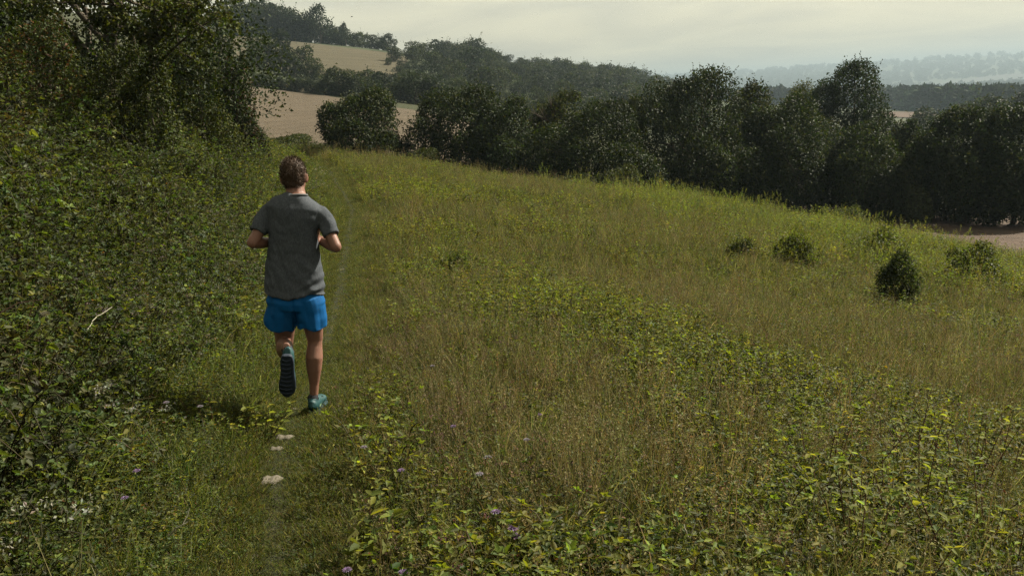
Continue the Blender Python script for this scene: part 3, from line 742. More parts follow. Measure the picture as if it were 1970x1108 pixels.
# low shrubs standing in the meadow
MC = (GREEN, OLIVE * 1.1, LIME * .8)
shrub_m = leaf_material('shrub_leaf', .42, .6, .15, per_instance=False, gain=.70)
for u_, v_, w_, Y_, lab_, kk_ in (
    (1738, 488, 100, 598, 'largest dark shrub in the meadow below the brown stubble', dict(n=5200, leaf=.05, shoots=260, cols=(GREEN * .7, DARK * 1.3, GREY * .8))),
    (1430, 466, 62, 508, 'small round dark shrub in dry meadow grass', dict(n=2400, leaf=.055, cols=(GREEN * .7, DARK * 1.3, OLIVE))),
    (1535, 455, 110, 520, 'wide mid green shrub in the meadow next to the small round one', dict(n=4200, leaf=.06)),
    (1640, 396, 60, 440, 'tall weedy shrub at the meadow edge before the brown stubble', dict(n=2500, leaf=.07, shoots=80)),
    (1700, 440, 130, 520, 'loose green thicket above the largest dark meadow shrub', dict(n=4600, leaf=.06, shoots=60)),
    (1880, 470, 130, 560, 'sprawling green shrub below the edge of the stubble field', dict(n=4600, leaf=.06, shoots=60)),
    (1165, 582, 100, 622, 'dark hollow clump of leaves in the middle of the meadow', dict(n=2600, leaf=.04, shoots=120)),
    (880, 495, 80, 545, 'low leafy clump in the meadow right of the runner', dict(n=1800, leaf=.045, cols=(LIME, GREEN), w=(2, 3)))):
    kk_ = {**dict(cols=MC, w=(3, 3, 1), lobes=6, shoots=190, sink=.14, skirt=.0, trunk_r=.02, limbs=6), **kk_}
    woody_at('meadow_shrub', u_, v_, w_, float(ground(u_, Y_)[1]), lab_, 'shrub', parts=STEM, group='shrubs in the meadow', mat=shrub_m, **kk_)
# the scrub side: bushes on the bank and the trees above it
LB = (GREEN * .95, OLIVE * 1.1, LIME * .9)
woody_at('field_maple_bush', 355, 78, 175, 23, 'sunlit rounded bush on the bank above the scrub', 'bush', parts=STEM, n=12000, leaf=.075, skirt=.1, lobes=12, cols=LB, w=(3, 3, 2), trunk_r=.05)
woody_at('blackthorn_bush', 452, 112, 84, 27, 'dusky dark bush next to the pale stubble field', 'bush', parts=STEM, n=7000, leaf=.085, skirt=.0, cols=(DARK, RUST * .5, OLIVE * .8), w=(4, 1.2, 1), trunk_r=.05, shoots=15)
woody_at('field_maple_bush', 215, 86, 170, 19, 'mid green leafy bush left of the sunlit rounded one', 'bush', parts=STEM, n=7000, leaf=.065, skirt=.05, cols=LB, w=(4, 2, 1), trunk_r=.05)
woody_at('rusty_hawthorn_bush', 60, 25, 220, 18, 'rust tinged bush at the left frame edge under the trees', 'bush', parts=STEM, n=8500, leaf=.065, skirt=.1, cols=(GREEN, RUST, OLIVE), w=(4, 1.1, 2), trunk_r=.05)
woody_at('rusty_hawthorn_bush', 5, 105, 130, 15.5, 'lower rusty brown bush at the left frame edge', 'bush', parts=STEM, n=4000, leaf=.055, skirt=.1, cols=(GREEN, RUST, LIME), w=(4, 1.1, 1), trunk_r=.04)
woody_at('blackthorn_bush', 480, 246, 90, 36, 'small dark shrub at the head of the path', 'bush', parts=STEM, n=3000, leaf=.08, skirt=.0, cols=(DARK, OLIVE), w=(3, 1), flat=.6)
woody_at('shade_tree', 130, -420, 620, 24, 'great dark tree filling the top left corner', 'tree', n=34000, leaf=.10, skirt=.12, lobes=20, trunk_r=.22, cols=(DARK, GREEN * .7), w=(3, 1))
woody_at('field_maple_bush', 285, 100, 120, 18, 'dark green bush hiding the stem of the overhanging tree', 'bush', parts=STEM, n=6500, leaf=.07, skirt=.05, cols=LB, w=(4, 2, 1), trunk_r=.05)
woody_at('shade_tree', 305, -40, 140, 33, 'dark tree standing behind the sunlit rounded bush', 'tree', n=11000, leaf=.12, skirt=.05, lobes=14, trunk_r=.15, cols=(DARK, BLUEG), w=(3, 1))
woody_at('shade_tree', -160, -200, 420, 20, 'dark tree partly outside the left frame edge', 'tree', n=10000, leaf=.13, skirt=.05, lobes=14, trunk_r=.2, cols=(DARK, GREEN * .7), w=(3, 1))
woody_at('blue_shaded_tree', 412, 34, 70, 62, 'bluish dark tree farther along the bank', 'tree', n=8000, leaf=.2, skirt=.0, lobes=13, trunk_r=.15, cols=(DARK, BLUEG), w=(2, 2))
woody_at('blue_shaded_tree', 350, 10, 120, 75, 'bluish dark tree behind the rounded bush farthest up the bank', 'tree', n=8000, leaf=.22, skirt=.0, lobes=13, trunk_r=.15, cols=(DARK, BLUEG), w=(2, 2))
# the tree whose boughs hang over the top left
def overhang():
    Y0 = 19.5; base = np.array([P(222, 200, Y0)[0], Y0, 0]); base[2] = Hs(base[0], Y0) - .1
    s, a = Acc(), Acc()
    top = P(330, -170, Y0 - .5) - base
    t = np.linspace(0, 1, 9)[:, None]
    tr = t * top + np.c_[np.sin(t * 4) * .14, np.cos(t * 3) * .1, 0 * t]
    s.tube(tr, np.linspace(.10, .05, 9), (.5, .5, .5), 8)
    L = .085
    for (u, v, Y, n) in [(440, 25, 13.5, 330), (410, 70, 13.2, 210), (455, -20, 13.5, 240), (370, 10, 13.8, 220), (300, 20, 13.5, 230), (250, 50, 13.8, 240), (200, -10, 13.5, 300), (270, -30, 13.5, 260),
                         (340, -40, 13, 300), (150, 40, 14, 260), (90, 0, 13.5, 320), (40, -30, 13, 300), (410, -60, 13, 300), (345, 100, 15.5, 150), (310, 75, 14.5, 150), (120, -60, 13, 300), (0, 20, 13.5, 260)]:
        Y = Y + 3.2; e = P(u, v, Y) - base; st = tr[rng.integers(3, 8)]
        tt = np.linspace(0, 1, 8)[:, None]; mid = (st + e) / 2 + np.array([0, 0, .35])
        pts = (1 - tt) ** 2 * st + 2 * tt * (1 - tt) * mid + tt * tt * e
        s.tube(pts, np.linspace(.04, .008, 8), (1, 1, 1), 5)
        for q in range(7):
            b = pts[rng.integers(3, 8)]; d = dirs(1, -.1)[0] * rng.uniform(.25, .6) * np.array([1, 1, .7]); en = b + d
            s.tube(np.array([b, b + d * .5 + rng.normal(size=3) * .03, en]), [.008, .006, .003], (1, 1, 1), 4)
            m = n // 5; k = rng.uniform(.1, 1.05, m)[:, None]; p = b + k * d + rng.normal(size=(m, 3)) * .09
            up = np.tile([0, 0, 1.], (m, 1)) + .6 * rng.normal(size=(m, 3)); l = L * rng.uniform(.6, 1.2, m)
            a.leaves(p, unit(dirs(m) * np.array([1, 1, .5]) + np.array([0, 0, -.25])), up, l, l * .8, pick(m, [GREEN, LIME * .8, OLIVE], [3, 3, 2]), droop=.3)
    plant_thing('overhanging_maple_tree', (a, s), base, 'tree with leafy boughs hanging over the top left of the view', 'tree')
overhang()

# ------------------------------------------------------------------ the hill across the dip
def hill_kit(n, hw, leaf, nl, cols, w, sp=0., skirt=.05):
    r = []
    for k in range(n):
        a, s = woody(1.0, hw * rng.uniform(.85, 1.2), hw * rng.uniform(.85, 1.15), skirt=skirt, lobes=12, leaf=leaf, n=nl, cols=cols, w=w, shoots=10, trunk_r=.03, sparse=sp, limbs=5)
        r.append((a.mesh('crown', [crown_m]), s.mesh('trunk', [bark_m])))
    return r
HK = hill_kit(3, .55, .075, 1500, (DARK, BLUEG, OLIVE), (3, 2, 1.5)) + hill_kit(2, .6, .075, 1500, (OLIVE * .9, DARK * 1.3), (2, 2)) + hill_kit(2, .5, .075, 1500, (DARK * .8, BLUEG), (2, 2)) + hill_kit(1, .5, .075, 1400, (GREY * .7, BLUEG), (2, 1))
HR = hill_kit(3, .48, .06, 1700, (DARK, BLUEG), (3, 1), .5, .22)
def hill_tree(name, u, Y, h, label, group=None, kit=HK, vtop=None, wide=1.0, cat='tree', parts=('crown', 'trunk')):
    if vtop is not None:
        p = P(u, vtop, Y); x = p[0]; g = Hs(x, Y); h = max(2.0, p[2] - g)
    else:
        x = P(u, 200, Y)[0]; g = Hs(x, Y)
    me = kit[rng.integers(0, len(kit))]
    e = plant_thing(name, me, (x, Y, g - .1), label, cat, group, parts=parts, rotz=rng.uniform(0, 6.28))
    e.scale = (h * wide * rng.uniform(.9, 1.15),) * 2 + (h,)
    return e
RG = 'trees of the wood along the ridge'
ORD = 'first second third fourth fifth sixth seventh eighth ninth tenth eleventh twelfth thirteenth fourteenth fifteenth sixteenth seventeenth'.split()
for k_ in range(22):
    u_ = 440 + k_ * 15.5 + rng.uniform(-4, 4)
    hill_tree('ridge_shrub', u_, 342 + rng.uniform(-6, 10), rng.uniform(6, 8.5) * np.interp(u_, [440, 600, 790], [1.25, 1, .5]), 'bushy undergrowth tree filling the ridge wood on the hill skyline', 'undergrowth of the ridge wood', wide=1.3)
for k_, (u_, v_) in enumerate(((452, 2), (470, 6), (487, 4), (505, 12), (522, 10), (540, 14), (556, 12), (574, 28), (592, 40), (630, 50), (646, 56), (672, 70), (690, 78), (706, 80), (722, 84), (760, 88))):
    hill_tree('ridge_tree', u_, 345 + rng.uniform(-8, 8), 0, ORD[k_] + ' dark tree from the left in the wood along the hill skyline', RG, vtop=v_, wide=1.15)
hill_tree('ridge_tree', 611, 338, 0, 'tall open crowned tree standing above the ridge wood', kit=HR, vtop=10, wide=.75)
hill_tree('ridge_tree', 661, 335, 0, 'slanting pointed tree where the ridge wood drops', kit=HR, vtop=45, wide=.6)
hill_tree('ridge_tree', 742, 318, 0, 'round open crowned tree at the lower end of the ridge wood', kit=HR, vtop=66, wide=.85)
HGp = 'trees of the hedgerow below the upper pasture'
for k_, (u_, v_, Y_) in enumerate(sorted(((486, 78, 200), (503, 72, 205), (522, 60, 210), (545, 92, 200), (562, 100, 198), (578, 88, 203), (596, 112, 198), (612, 124, 196), (630, 134, 194), (648, 140, 192), (668, 146, 190), (690, 142, 195), (712, 140, 198), (733, 146, 196), (752, 150, 192), (470, 100, 190), (455, 110, 180)))):
    hill_tree('hedgerow_tree', u_, Y_, 0, ORD[k_] + ' tree from the left in the hedgerow between upper pasture and stubble', HGp, vtop=v_, wide=.95)
for k_ in range(16):
    u_ = 500 + k_ * 11 + rng.uniform(-3, 3)
    hill_tree('low_hedge_shrub', u_, 157 - .06 * (u_ - 500), rng.uniform(1.6, 2.6), ORD[k_] + ' low shrub from the left in the thin hedge topping the stubble field', 'shrubs of the thin stubble field hedge', wide=1.3, cat='shrub', parts=STEM)
WG = 'trees of the wood on the hillside'
LBW = 'dark rounded tree in the wood covering the hillside behind the hedge'
wood = []
for Y_ in np.arange(192, 432, 14.0):
    x0, x1 = P(775, 200, Y_)[0], P(1335, 200, Y_)[0]
    for x_ in np.arange(x0, x1, 6.6):
        xx, yy = x_ + rng.uniform(-2.2, 2.2), Y_ + rng.uniform(-5, 5)
        u_ = proj((xx, yy, Hs(xx, yy)))[0]
        if (u_ < 845 and yy > 318) or len(wood) >= 285: continue
        wood.append((xx, yy))
        hill_tree('wood_tree', u_, yy, rng.uniform(3.6, 9.0) * (.85 + .35 * float(vnoise(u_, 0, 90, 91))) * np.interp(u_, [690, 780, 900], [.5, .65, 1]) * (.85 if yy < 230 else 1), LBW, WG, wide=1.3)
hill_tree('wood_tree', 920, 338, 0, 'tree standing proud on the skyline above the hillside wood', vtop=96, wide=.8)
for k_ in range(26):
    u_ = 650 + k_ * 15 + rng.uniform(-5, 5); Y_ = 150 - .02 * (u_ - 650) + rng.uniform(-6, 22)
    hill_tree('hedgerow_tree', u_, Y_, rng.uniform(3.0, 4.8), 'bushy tree in the low hedge at the foot of the hillside wood', 'trees in the low hedge below the hillside wood', wide=1.35)
# trees in the near valley right of the oak
for u_, v_, Y_, l_ in ((1795, 208, 150, 'first hazy tree right of the orange field'), (1850, 200, 165, 'second hazy tree right of the orange field'), (1893, 186, 160, 'taller hazy tree near the right edge'), (1930, 192, 170, 'hazy tree left of the outermost one on the right'), (1965, 180, 160, 'hazy tree at the far right edge above the hedge'), (1765, 222, 175, 'small hazy tree beside the orange field')):
    hill_tree('valley_tree', u_, Y_, 0, l_ , 'hazy trees beyond the hedge', vtop=v_, wide=1.25)
# ------------------------------------------------------------------ woods of the far valley: one mass
VK = bpy.data.collections.new('kit_valley')
vm_ = leaf_material('far_tree_leaf', .1, .8, .05)
for k_ in range(4):
    a_, s_ = woody(1.0, .6, .6, skirt=0., lobes=7, leaf=.34, n=110, cols=(DARK, BLUEG), w=(2, 2), shoots=0, limbs=0)
    VK.objects.link(proto('far_tree', a_, vm_))
KIT_COL['valley'] = VK; KITS['valley'] = ([0] * 4, vm_)
def far_wood(n, r0, r1, a0, a1, thr, name, label, h=(8, 14), nsc=420):
    r = np.exp(rng.uniform(math.log(r0), math.log(r1), n)); a = np.radians(rng.uniform(a0, a1, n))
    x, y = r * np.sin(a), r * np.cos(a)
    v = vnoise(x, y * .6, nsc, 51) + .5 * vnoise(x, y, nsc * .35, 52)
    pf = P(1900, 157, 2900)
    ok = (v > thr) & ~((np.abs(y - 2950) < 330) & (x > P(1790, 157, 2900)[0])) & ~((np.abs(y - 432) < 45) & (np.abs(x - P(1740, 220, 432)[0]) < 18))
    x, y = x[ok], y[ok]; m = len(x)
    return scatter(name, 'valley', np.c_[x, y, H(x, y) - .3], rng.uniform(h[0], h[1], m) * (1 + np.clip(y - 1500, 0, 4500) / 4500), hues(m, (1, 1, 1)), label, 'woods')
far_wood(17000, 470, 6100, -8, 44, -.62, 'far_valley_woods', 'hazy blue woods filling the distant valley')
# ------------------------------------------------------------------ the runner
def runner():
    foot = ground(603, 797); YF = foot[1]
    J = lambda u, v, dy=0.0: P(u, v, YF + dy) - foot
    V = lambda *a: np.array(a, float)
    def loft(bm, pts, rad, ref=(0, 1, 0), k=18, power=2.0):
        """closed surface through rings; rad entries r or (a, b): a along ref x tangent, b along ref"""
        pts = np.array(pts, float); tg = unit(np.gradient(pts, axis=0)); rings = []
        for p, t, r in zip(pts, tg, rad):
            ra, rb = (r, r) if np.isscalar(r) else r
            b = np.array(ref, float); b = unit((b - t * b.dot(t))[None])[0]; a = np.cross(b, t)
            row = []
            for q in range(k):
                th = 2 * math.pi * q / k; c, s = math.cos(th), math.sin(th)
                e = 2.0 / power
                row.append(bm.verts.new(p + a * ra * math.copysign(abs(c) ** e, c) + b * rb * math.copysign(abs(s) ** e, s)))
            rings.append(row)
        for r0, r1 in zip(rings, rings[1:]):
            for q in range(k): bm.faces.new((r0[q], r0[(q + 1) % k], r1[(q + 1) % k], r1[q]))
        for row, p, sgn in ((rings[0], pts[0] - tg[0] * .0, 1), (rings[-1], pts[-1], -1)):
            c = bm.verts.new(p)
            for q in range(k):
                bm.faces.new((c, row[(q + 1) % k], row[q]) if sgn > 0 else (c, row[q], row[(q + 1) % k]))
    def capsule(bm, a, b, ra, rb, ref=(0, 1, 0), k=12, n=6):
        a, b = np.array(a, float), np.array(b, float); L = np.linalg.norm(b - a); d = (b - a) / L
        ts = [(-math.cos(x) * ra / L, math.sin(x)) for x in (.25, .7, 1.2)]
        pts = [a + d * L * t for t, _ in ts] + [a + (b - a) * t for t in np.linspace(0, 1, n)] + [b + d * rb * math.cos(x) for x in (1.2, .7, .25)]
        rad = [ra * s for _, s in ts] + list(np.linspace(ra, rb, n)) + [rb * math.sin(x) for x in (1.2, .7, .25)]
        if abs(np.dot(d, ref)) > .95: ref = (1, 0, 0)
        loft(bm, pts, rad, ref, k)
    def ball(bm, c, r):
        m = bmesh.ops.create_icosphere(bm, subdivisions=3, radius=1.0)
        for v in m['verts']: v.co = Vector(np.array(v.co) * np.array(r) + np.array(c))
    def fuse(name, bm, vox, smooth=6, fac=.5):
        bmesh.ops.recalc_face_normals(bm, faces=bm.faces)
        me = bpy.data.meshes.new(name + '_raw'); bm.to_mesh(me); bm.free()
        o = bpy.data.objects.new(name + '_raw', me); col.objects.link(o)
        r = o.modifiers.new('r', 'REMESH'); r.mode = 'VOXEL'; r.voxel_size = vox
        s = o.modifiers.new('s', 'SMOOTH'); s.iterations = smooth; s.factor = fac
        dg = bpy.context.evaluated_depsgraph_get(); dg.update()
        res = bpy.data.meshes.new_from_object(o.evaluated_get(dg)); res.name = name
        bpy.data.objects.remove(o); bpy.data.meshes.remove(me)
        res.polygons.foreach_set('use_smooth', np.ones(len(res.polygons), bool))
        return res
    def coords(me):
        a = np.empty(len(me.vertices) * 3, np.float32); me.vertices.foreach_get('co', a)
        b = np.empty(len(me.vertices) * 3, np.float32); me.vertices.foreach_get('normal', b)
        return a.reshape(-1, 3).astype(float), b.reshape(-1, 3).astype(float)
    def setco(me, v): me.vertices.foreach_set('co', np.asarray(v, np.float32).ravel()); me.update()
    # ---- joints read off the photograph
    head = J(566, 340, .09); neckb = J(570, 378, .03); chest = J(567, 430, .04); waist = J(566, 505, .02); pelv = J(569, 560, .0)
    shL, shR = J(513, 408, .03), J(622, 412, .03)
    elL, elR = J(486, 467, -.07), J(646, 475, -.07)
    wrL, wrR = J(533, 466, .17), J(611, 460, .16)
    hipL, hipR = J(548, 556, .0), J(593, 556, .0)
    knL, knR = J(547, 674, .12), J(606, 652, .035)
    anL, anR = J(551, 668, -.232), J(604, 766, -.01)
    # ---- the body: one fused surface
    bm = bmesh.new()
    up = V(0, 0, 1)
    loft(bm, [pelv - up * .06, pelv + up * .02, waist, (waist + chest) / 2, chest, (chest + neckb) / 2 + up * .01, neckb - up * .02, neckb + up * .02],
         [(.10, .08), (.16, .11), (.145, .10), (.155, .105), (.17, .11), (.15, .10), (.08, .07), (.06, .06)])
    capsule(bm, neckb - up * .03, head - up * .05 + V(0, -.015, 0), .064, .060)
    # head: skull, jaw, face
    ball(bm, head + up * .022 + V(0, -.008, 0), (.074, .095, .092))
    ball(bm, head + V(0, .03, -.045), (.060, .062, .066))
    ball(bm, head + V(0, .055, -.085), (.034, .034, .028))
    capsule(bm, head + V(0, .092, .005), head + V(0, .112, -.030), .010, .015)
    for s in (-1, 1):
        ball(bm, head + V(.028 * s, .088, .022), (.022, .012, .010))
        ball(bm, head + V(.040 * s, .072, -.025), (.022, .020, .020))
        loft(bm, [head + V((.070 + .004 * q) * s, -.010 - .004 * q, -.012) for q in range(4)], [(.020, .030), (.021, .033), (.021, .034), (.015, .028)], ref=(0, 0, 1), k=14)
    capsule(bm, head + V(-.016, .090, -.058), head + V(.016, .090, -.058), .009, .009, n=3)
    # arms
    for sh, el, wr, s in ((shL, elL, wrL, -1), (shR, elR, wrR, 1)):
        capsule(bm, sh - V(s * .012, 0, .012), el, .042, .037)
        m = el + (wr - el) * .3
        loft(bm, [el - (wr - el) * .1, el, m, el + (wr - el) * .7, wr], [.024, .037, .040, .032, .026], ref=(0, 0, 1), k=14)
        # a loosely closed hand: palm, four curled fingers, thumb over the side
        d = unit((wr - el)[None])[0]; inn = V(-s, 0, 0); inn = unit((inn - d * inn.dot(d))[None])[0]; u2 = np.cross(d, inn) * (1 if s < 0 else -1)
        if u2[2] < 0: u2 = -u2
        loft(bm, [wr, wr + d * .03, wr + d * .075, wr + d * .09], [(.020, .028), (.019, .036), (.017, .040), (.012, .034)], ref=u2, k=14)
        for q, ln in enumerate((.042, .047, .044, .034)):
            b0 = wr + d * .085 + u2 * (.030 - .020 * q)
            b1 = b0 + d * ln * .75 + inn * ln * .3
            b2 = b1 + inn * ln * .72 - d * ln * .25
            b3 = b2 - d * ln * .55 + inn * ln * .05
            for a_, c_, r0, r1 in ((b0, b1, .0095, .009), (b1, b2, .009, .0085), (b2, b3, .0085, .0075)): capsule(bm, a_, c_, r0, r1, n=3, k=10)
        t0 = wr + d * .025 + u2 * .026 + inn * .006; t1 = t0 + d * .035 + u2 * .012 + inn * .016; t2 = t1 + d * .026 + inn * .018 - u2 * .006
        capsule(bm, t0, t1, .013, .010, n=3, k=10); capsule(bm, t1, t2, .010, .008, n=3, k=10)
    # legs: tapered, calf behind the shin
    for hip, kn, an, sole in ((hipL, knL, anL, False), (hipR, knR, anR, True)):
        f = V(0, 1, 0)
        sh = an - kn; fwd = V(0, 1, 0) if sole else V(0, 0, -1)
        th = kn - hip
        loft(bm, [hip + up * .03, hip + th * .15, hip + th * .45, hip + th * .75, kn - th * .06, kn], [.085, .090, .080, .064, .055, .052], k=18)
        ball(bm, kn + fwd * .008, (.050, .050, .052))
        side = .004
        loft(bm, [kn - sh * .03, kn + sh * .10, kn + sh * .30 - fwd * .014, kn + sh * .5 - fwd * .010, kn + sh * .75, an, an + sh * (.06 if sole else .02)],
             [(.048, .050), (.049, .052), (.057, .066), (.049, .054), (.032, .036), (.026, .032), (.026, .032)], ref=fwd, k=18)
    ball(bm, anR + V(0, -.02, -.035), (.030, .042, .030)); capsule(bm, anR + V(0, .0, -.04), anR + V(.0, .11, -.058), .028, .020)
    body = fuse('body', bm, .0055, 5)
    t = NT('skin'); pos = t.n('TexCoord').outputs['Object']
    n1 = t.noise(14, 4, .6, pos); n2 = t.noise(160, 3, .6, pos)
    skin = t.surf(t.principled(t.mix(n1, (.14, .067, .045, 1), (.185, .096, .067, 1)), .5, .22, n2, .12, .004, **{'Subsurface Weight': .12, 'Subsurface Radius': (.012, .005, .003), 'Subsurface Scale': .6}))
    body.materials.append(skin)
    root = link('person', None, loc=foot, label='person running away along the path in grey T-shirt and blue shorts', cat='person')
    root.empty_display_size = .3
    body_o = link('body', body, parent=root)
    # eyes
    t = NT('eye_white'); eye_m = t.surf(t.principled((.6, .58, .55, 1), .2, .5))
    for s in (-1, 1):
        e = Acc(); th = np.linspace(0, math.pi, 7); c = head + V(.029 * s, .088, .006)
        e.tube([c + V(0, .009 * math.cos(x), 0) for x in th[::-1]], [.0095 * max(.05, math.sin(x)) for x in th], (1, 1, 1), 10)
        link('eye', e.mesh('eye', [eye_m], True), parent=root)
    # ---- T-shirt
    bm = bmesh.new()
    hem = J(567, 560, .0); col_ = J(568, 373, .03)
    U = lambda u, v: J(u, v, .02)
    rows = [(567, 564, .196, .156), (566, 540, .190, .148), (565, 505, .176, .132), (565, 470, .160, .124), (566, 440, .156, .126), (567, 415, .170, .126), (567, 398, .184, .118), (568, 387, .150, .098), (569, 379, .098, .080), (570, 373, .066, .068)]
    loft(bm, [U(u, v) for u, v, _, _ in rows], [(a, b) for _, _, a, b in rows], k=32, power=2.35)
    for sh, el, s in ((shL, elL, -1), (shR, elR, 1)):
        ax = el - sh
        loft(bm, [sh - V(s * .07, 0, -.012), sh - V(s * .02, 0, 0), sh + ax * .18, sh + ax * .42, sh + ax * .66], [.056, .060, .059, .055, .057], k=22)
    shirt = fuse('t_shirt', bm, .0065, 10)
    v, n = coords(shirt)
    zrel = v[:, 2] - hem[2]
    low = np.clip(1 - zrel / .42, 0, 1); arm = np.clip((np.abs(v[:, 0] - chest[0]) - .15) / .06, 0, 1)
    w = .0075 * (.3 + low) * (.4 - np.abs(vnoise(v[:, 0] * 1.0 + .25 * v[:, 2], v[:, 2] * .4 + .15 * v[:, 0], .04, 61)))
    w += .0045 * vnoise(v[:, 0] + .8 * v[:, 2], v[:, 2] - .5 * v[:, 0], .05, 62)
    w += .008 * low * np.sin((v[:, 2] - hem[2]) * 95 - (v[:, 0] - hem[0]) * 38) * np.clip((v[:, 0] - hem[0] - .02) / .12, 0, 1) * np.clip(1 - zrel / .17, 0, 1)
    w += .005 * np.clip(zrel / .3, 0, 1) * np.sin(v[:, 2] * 60 + np.abs(v[:, 0] - chest[0]) * 50) * arm * .6
    w += .003 * np.clip(1 - zrel / .10, 0, 1) * np.sin((v[:, 0] - hem[0]) * 42 + 1.0)
    seam = np.exp(-((np.abs(v[:, 0] - chest[0]) - .172) / .006) ** 2) * (zrel > .36)
    v2 = v + n * (w - .001 * seam)[:, None]
    ang = np.arctan2(v[:, 1], v[:, 0] - hem[0])
    v2[:, 2] -= np.clip(1 - zrel / .05, 0, 1) * .012 * np.sin(ang * 3 + .6)
    setco(shirt, v2)
    t = NT('grey_jersey'); pos = t.n('TexCoord').outputs['Object']
    n1 = t.noise(6, 4, .6, pos); n2 = t.noise(140, 3, .6, t.n('Mapping', {'Vector': pos, 'Scale': (1, 1, .4)}).outputs[0])
    base = t.mix(n1, (.042, .048, .056, 1), (.056, .062, .070, 1)); base = t.mix(.35, base, t.ramp(n2, [(.35, (.026, .030, .034)), (.65, (.095, .10, .106))]))
    shirt.materials.append(t.surf(t.principled(base, .9, .03, n2, .25, .002)))
    sh_o = link('t_shirt', shirt, parent=root)
    c = Acc(); th = np.linspace(0, 2 * math.pi, 25); cc = U(570, 372)
    c.tube([cc + V(.066 * math.cos(x), .066 * math.sin(x), -.016 + .012 * -math.sin(x)) for x in th], .0075, (1, 1, 1), 6)
    t = NT('grey_rib'); link('collar', c.mesh('collar', [t.surf(t.principled((.085, .09, .094, 1), .9, .1))], True), parent=sh_o)
    # ---- shorts
    bm = bmesh.new()
    S = lambda u, v, dy=0.: J(u, v - 7, dy)
    loft(bm, [S(569, 545), S(569, 565), S(569, 585), S(569, 598)], [(.140, .080), (.166, .104), (.190, .130), (.176, .122)], k=28, power=2.3)
    loft(bm, [S(549, 578, .0), S(545, 600, .01), S(541, 618, .025), S(539, 629, .035)], [(.098, .12), (.103, .122), (.107, .125), (.111, .128)], k=22)
    loft(bm, [S(592, 578), S(597, 600, .0), S(600, 618, .005), S(601, 632, .01)], [(.094, .12), (.098, .12), (.100, .12), (.102, .12)], k=22)
    shorts = fuse('shorts', bm, .006, 4)
    v, n = coords(shorts); zr = v[:, 2] - S(569, 632)[2]
    w = .005 * vnoise(v[:, 0] + .3 * v[:, 2], v[:, 2] * .45, .035, 71) + .0035 * vnoise(v[:, 0] - .7 * v[:, 2], v[:, 2] + .5 * v[:, 0], .05, 72)
    w += .0045 * np.clip(1 - zr / .12, 0, 1) * np.sin(v[:, 0] * 55 + v[:, 1] * 40)
    w -= .006 * np.exp(-((v[:, 0] - S(571, 580)[0]) / .008) ** 2) * (v[:, 1] < 0)
    v2 = v + n * w[:, None]; v2[:, 2] += np.clip(1 - zr / .05, 0, 1) * .008 * np.sin(v[:, 0] * 40)
    setco(shorts, v2)
    t = NT('blue_running_cloth'); pos = t.n('TexCoord').outputs['Object']
    n1 = t.noise(9, 4, .6, pos); n2 = t.noise(350, 2, .5, pos)
    shorts.materials.append(t.surf(t.principled(t.mix(n1, (.003, .052, .155, 1), (.004, .069, .195, 1)), .7, .08, n2, .2, .002)))
    so = link('shorts', shorts, parent=root)
    # ---- shoes: lofted along the foot, sole below
    def shoe(heel, toe, upv, upper_m, sole_m, accent_m, sock_m, ank):
        ax = toe - heel; L = np.linalg.norm(ax); ax = ax / L; upv = unit((upv - ax * upv.dot(ax))[None])[0]; sd = np.cross(ax, upv)
        prof = [(.00, .020, .030), (.04, .031, .046), (.15, .038, .050), (.30, .037, .047), (.45, .038, .040), (.60, .046, .034), (.75, .050, .029), (.88, .044, .024), (.96, .026, .018), (1.0, .010, .010)]
        bm = bmesh.new()
        loft(bm, [heel + ax * L * t_ + upv * (.026 + h_ * .9) + sd * .006 * math.sin(t_ * 3) for t_, w_, h_ in prof], [(w_, h_) for t_, w_, h_ in prof], ref=upv, k=18)
        loft(bm, [heel + ax * .045 + upv * .06, heel + ax * .05 + upv * .10, heel + ax * .052 + upv * .115], [(.034, .046), (.036, .046), (.034, .043)], ref=ax, k=16)
        u_me = fuse('upper', bm, .005, 3); u_me.materials.append(upper_m)
        bm = bmesh.new()
        rows_ = []
        for t_, w_, h_ in [(-.012, .012, 0), (.0, .024, 0)] + prof[1:-1] + [(1.0, .014, 0), (1.015, .004, 0)]:
            rows_.append((heel + ax * L * t_ + upv * (.016 + .016 * max(0, t_ - .72) ** 1.4 * 3) + sd * .006 * math.sin(t_ * 3), (w_ + .005, .016)))
        loft(bm, [a for a, _ in rows_], [b for _, b in rows_], ref=upv, k=20, power=4)
        s_me = fuse('sole', bm, .005, 2); s_me.materials.append(sole_m)
        o = link('shoe', u_me, parent=root); link('sole', s_me, parent=o)
        g = Acc()
        for q in range(9):                                   # tread bars under the sole
            t_ = .08 + q * .1; w_ = np.interp(t_, [p[0] for p in prof], [p[1] for p in prof]) * .8
            c0 = heel + ax * L * t_ + upv * (-.001 + .016 * max(0, t_ - .72) ** 1.4 * 3)
            g.tube([c0 - sd * w_, c0 + ax * .010, c0 + sd * w_], [.006, .007, .006], (1, 1, 1), 5)
        link('tread', g.mesh('tread', [sole_m], True), parent=o)
        for s in (-1, 1):
            a_ = Acc()
            for q in range(3):
                b0 = heel + ax * L * (.22 + .13 * q) + sd * s * .034 + upv * .045; b1 = b0 + ax * .035 + upv * .022 - sd * s * .006
                a_.tube([b0, (b0 + b1) / 2 + sd * s * .006, b1], [.006, .006, .005], (1, 1, 1), 5)
            link('side_stripe', a_.mesh('side_stripe', [accent_m], True), parent=o)
        l_ = Acc()
        for q in range(4):
            c0 = heel + ax * L * (.36 + .08 * q) + upv * (.100 - .012 * q); l_.tube([c0 - sd * .024 - upv * .008, c0 + upv * .003, c0 + sd * .024 - upv * .008], .003, (1, 1, 1), 4)
        link('laces', l_.mesh('laces', [accent_m], True), parent=o)
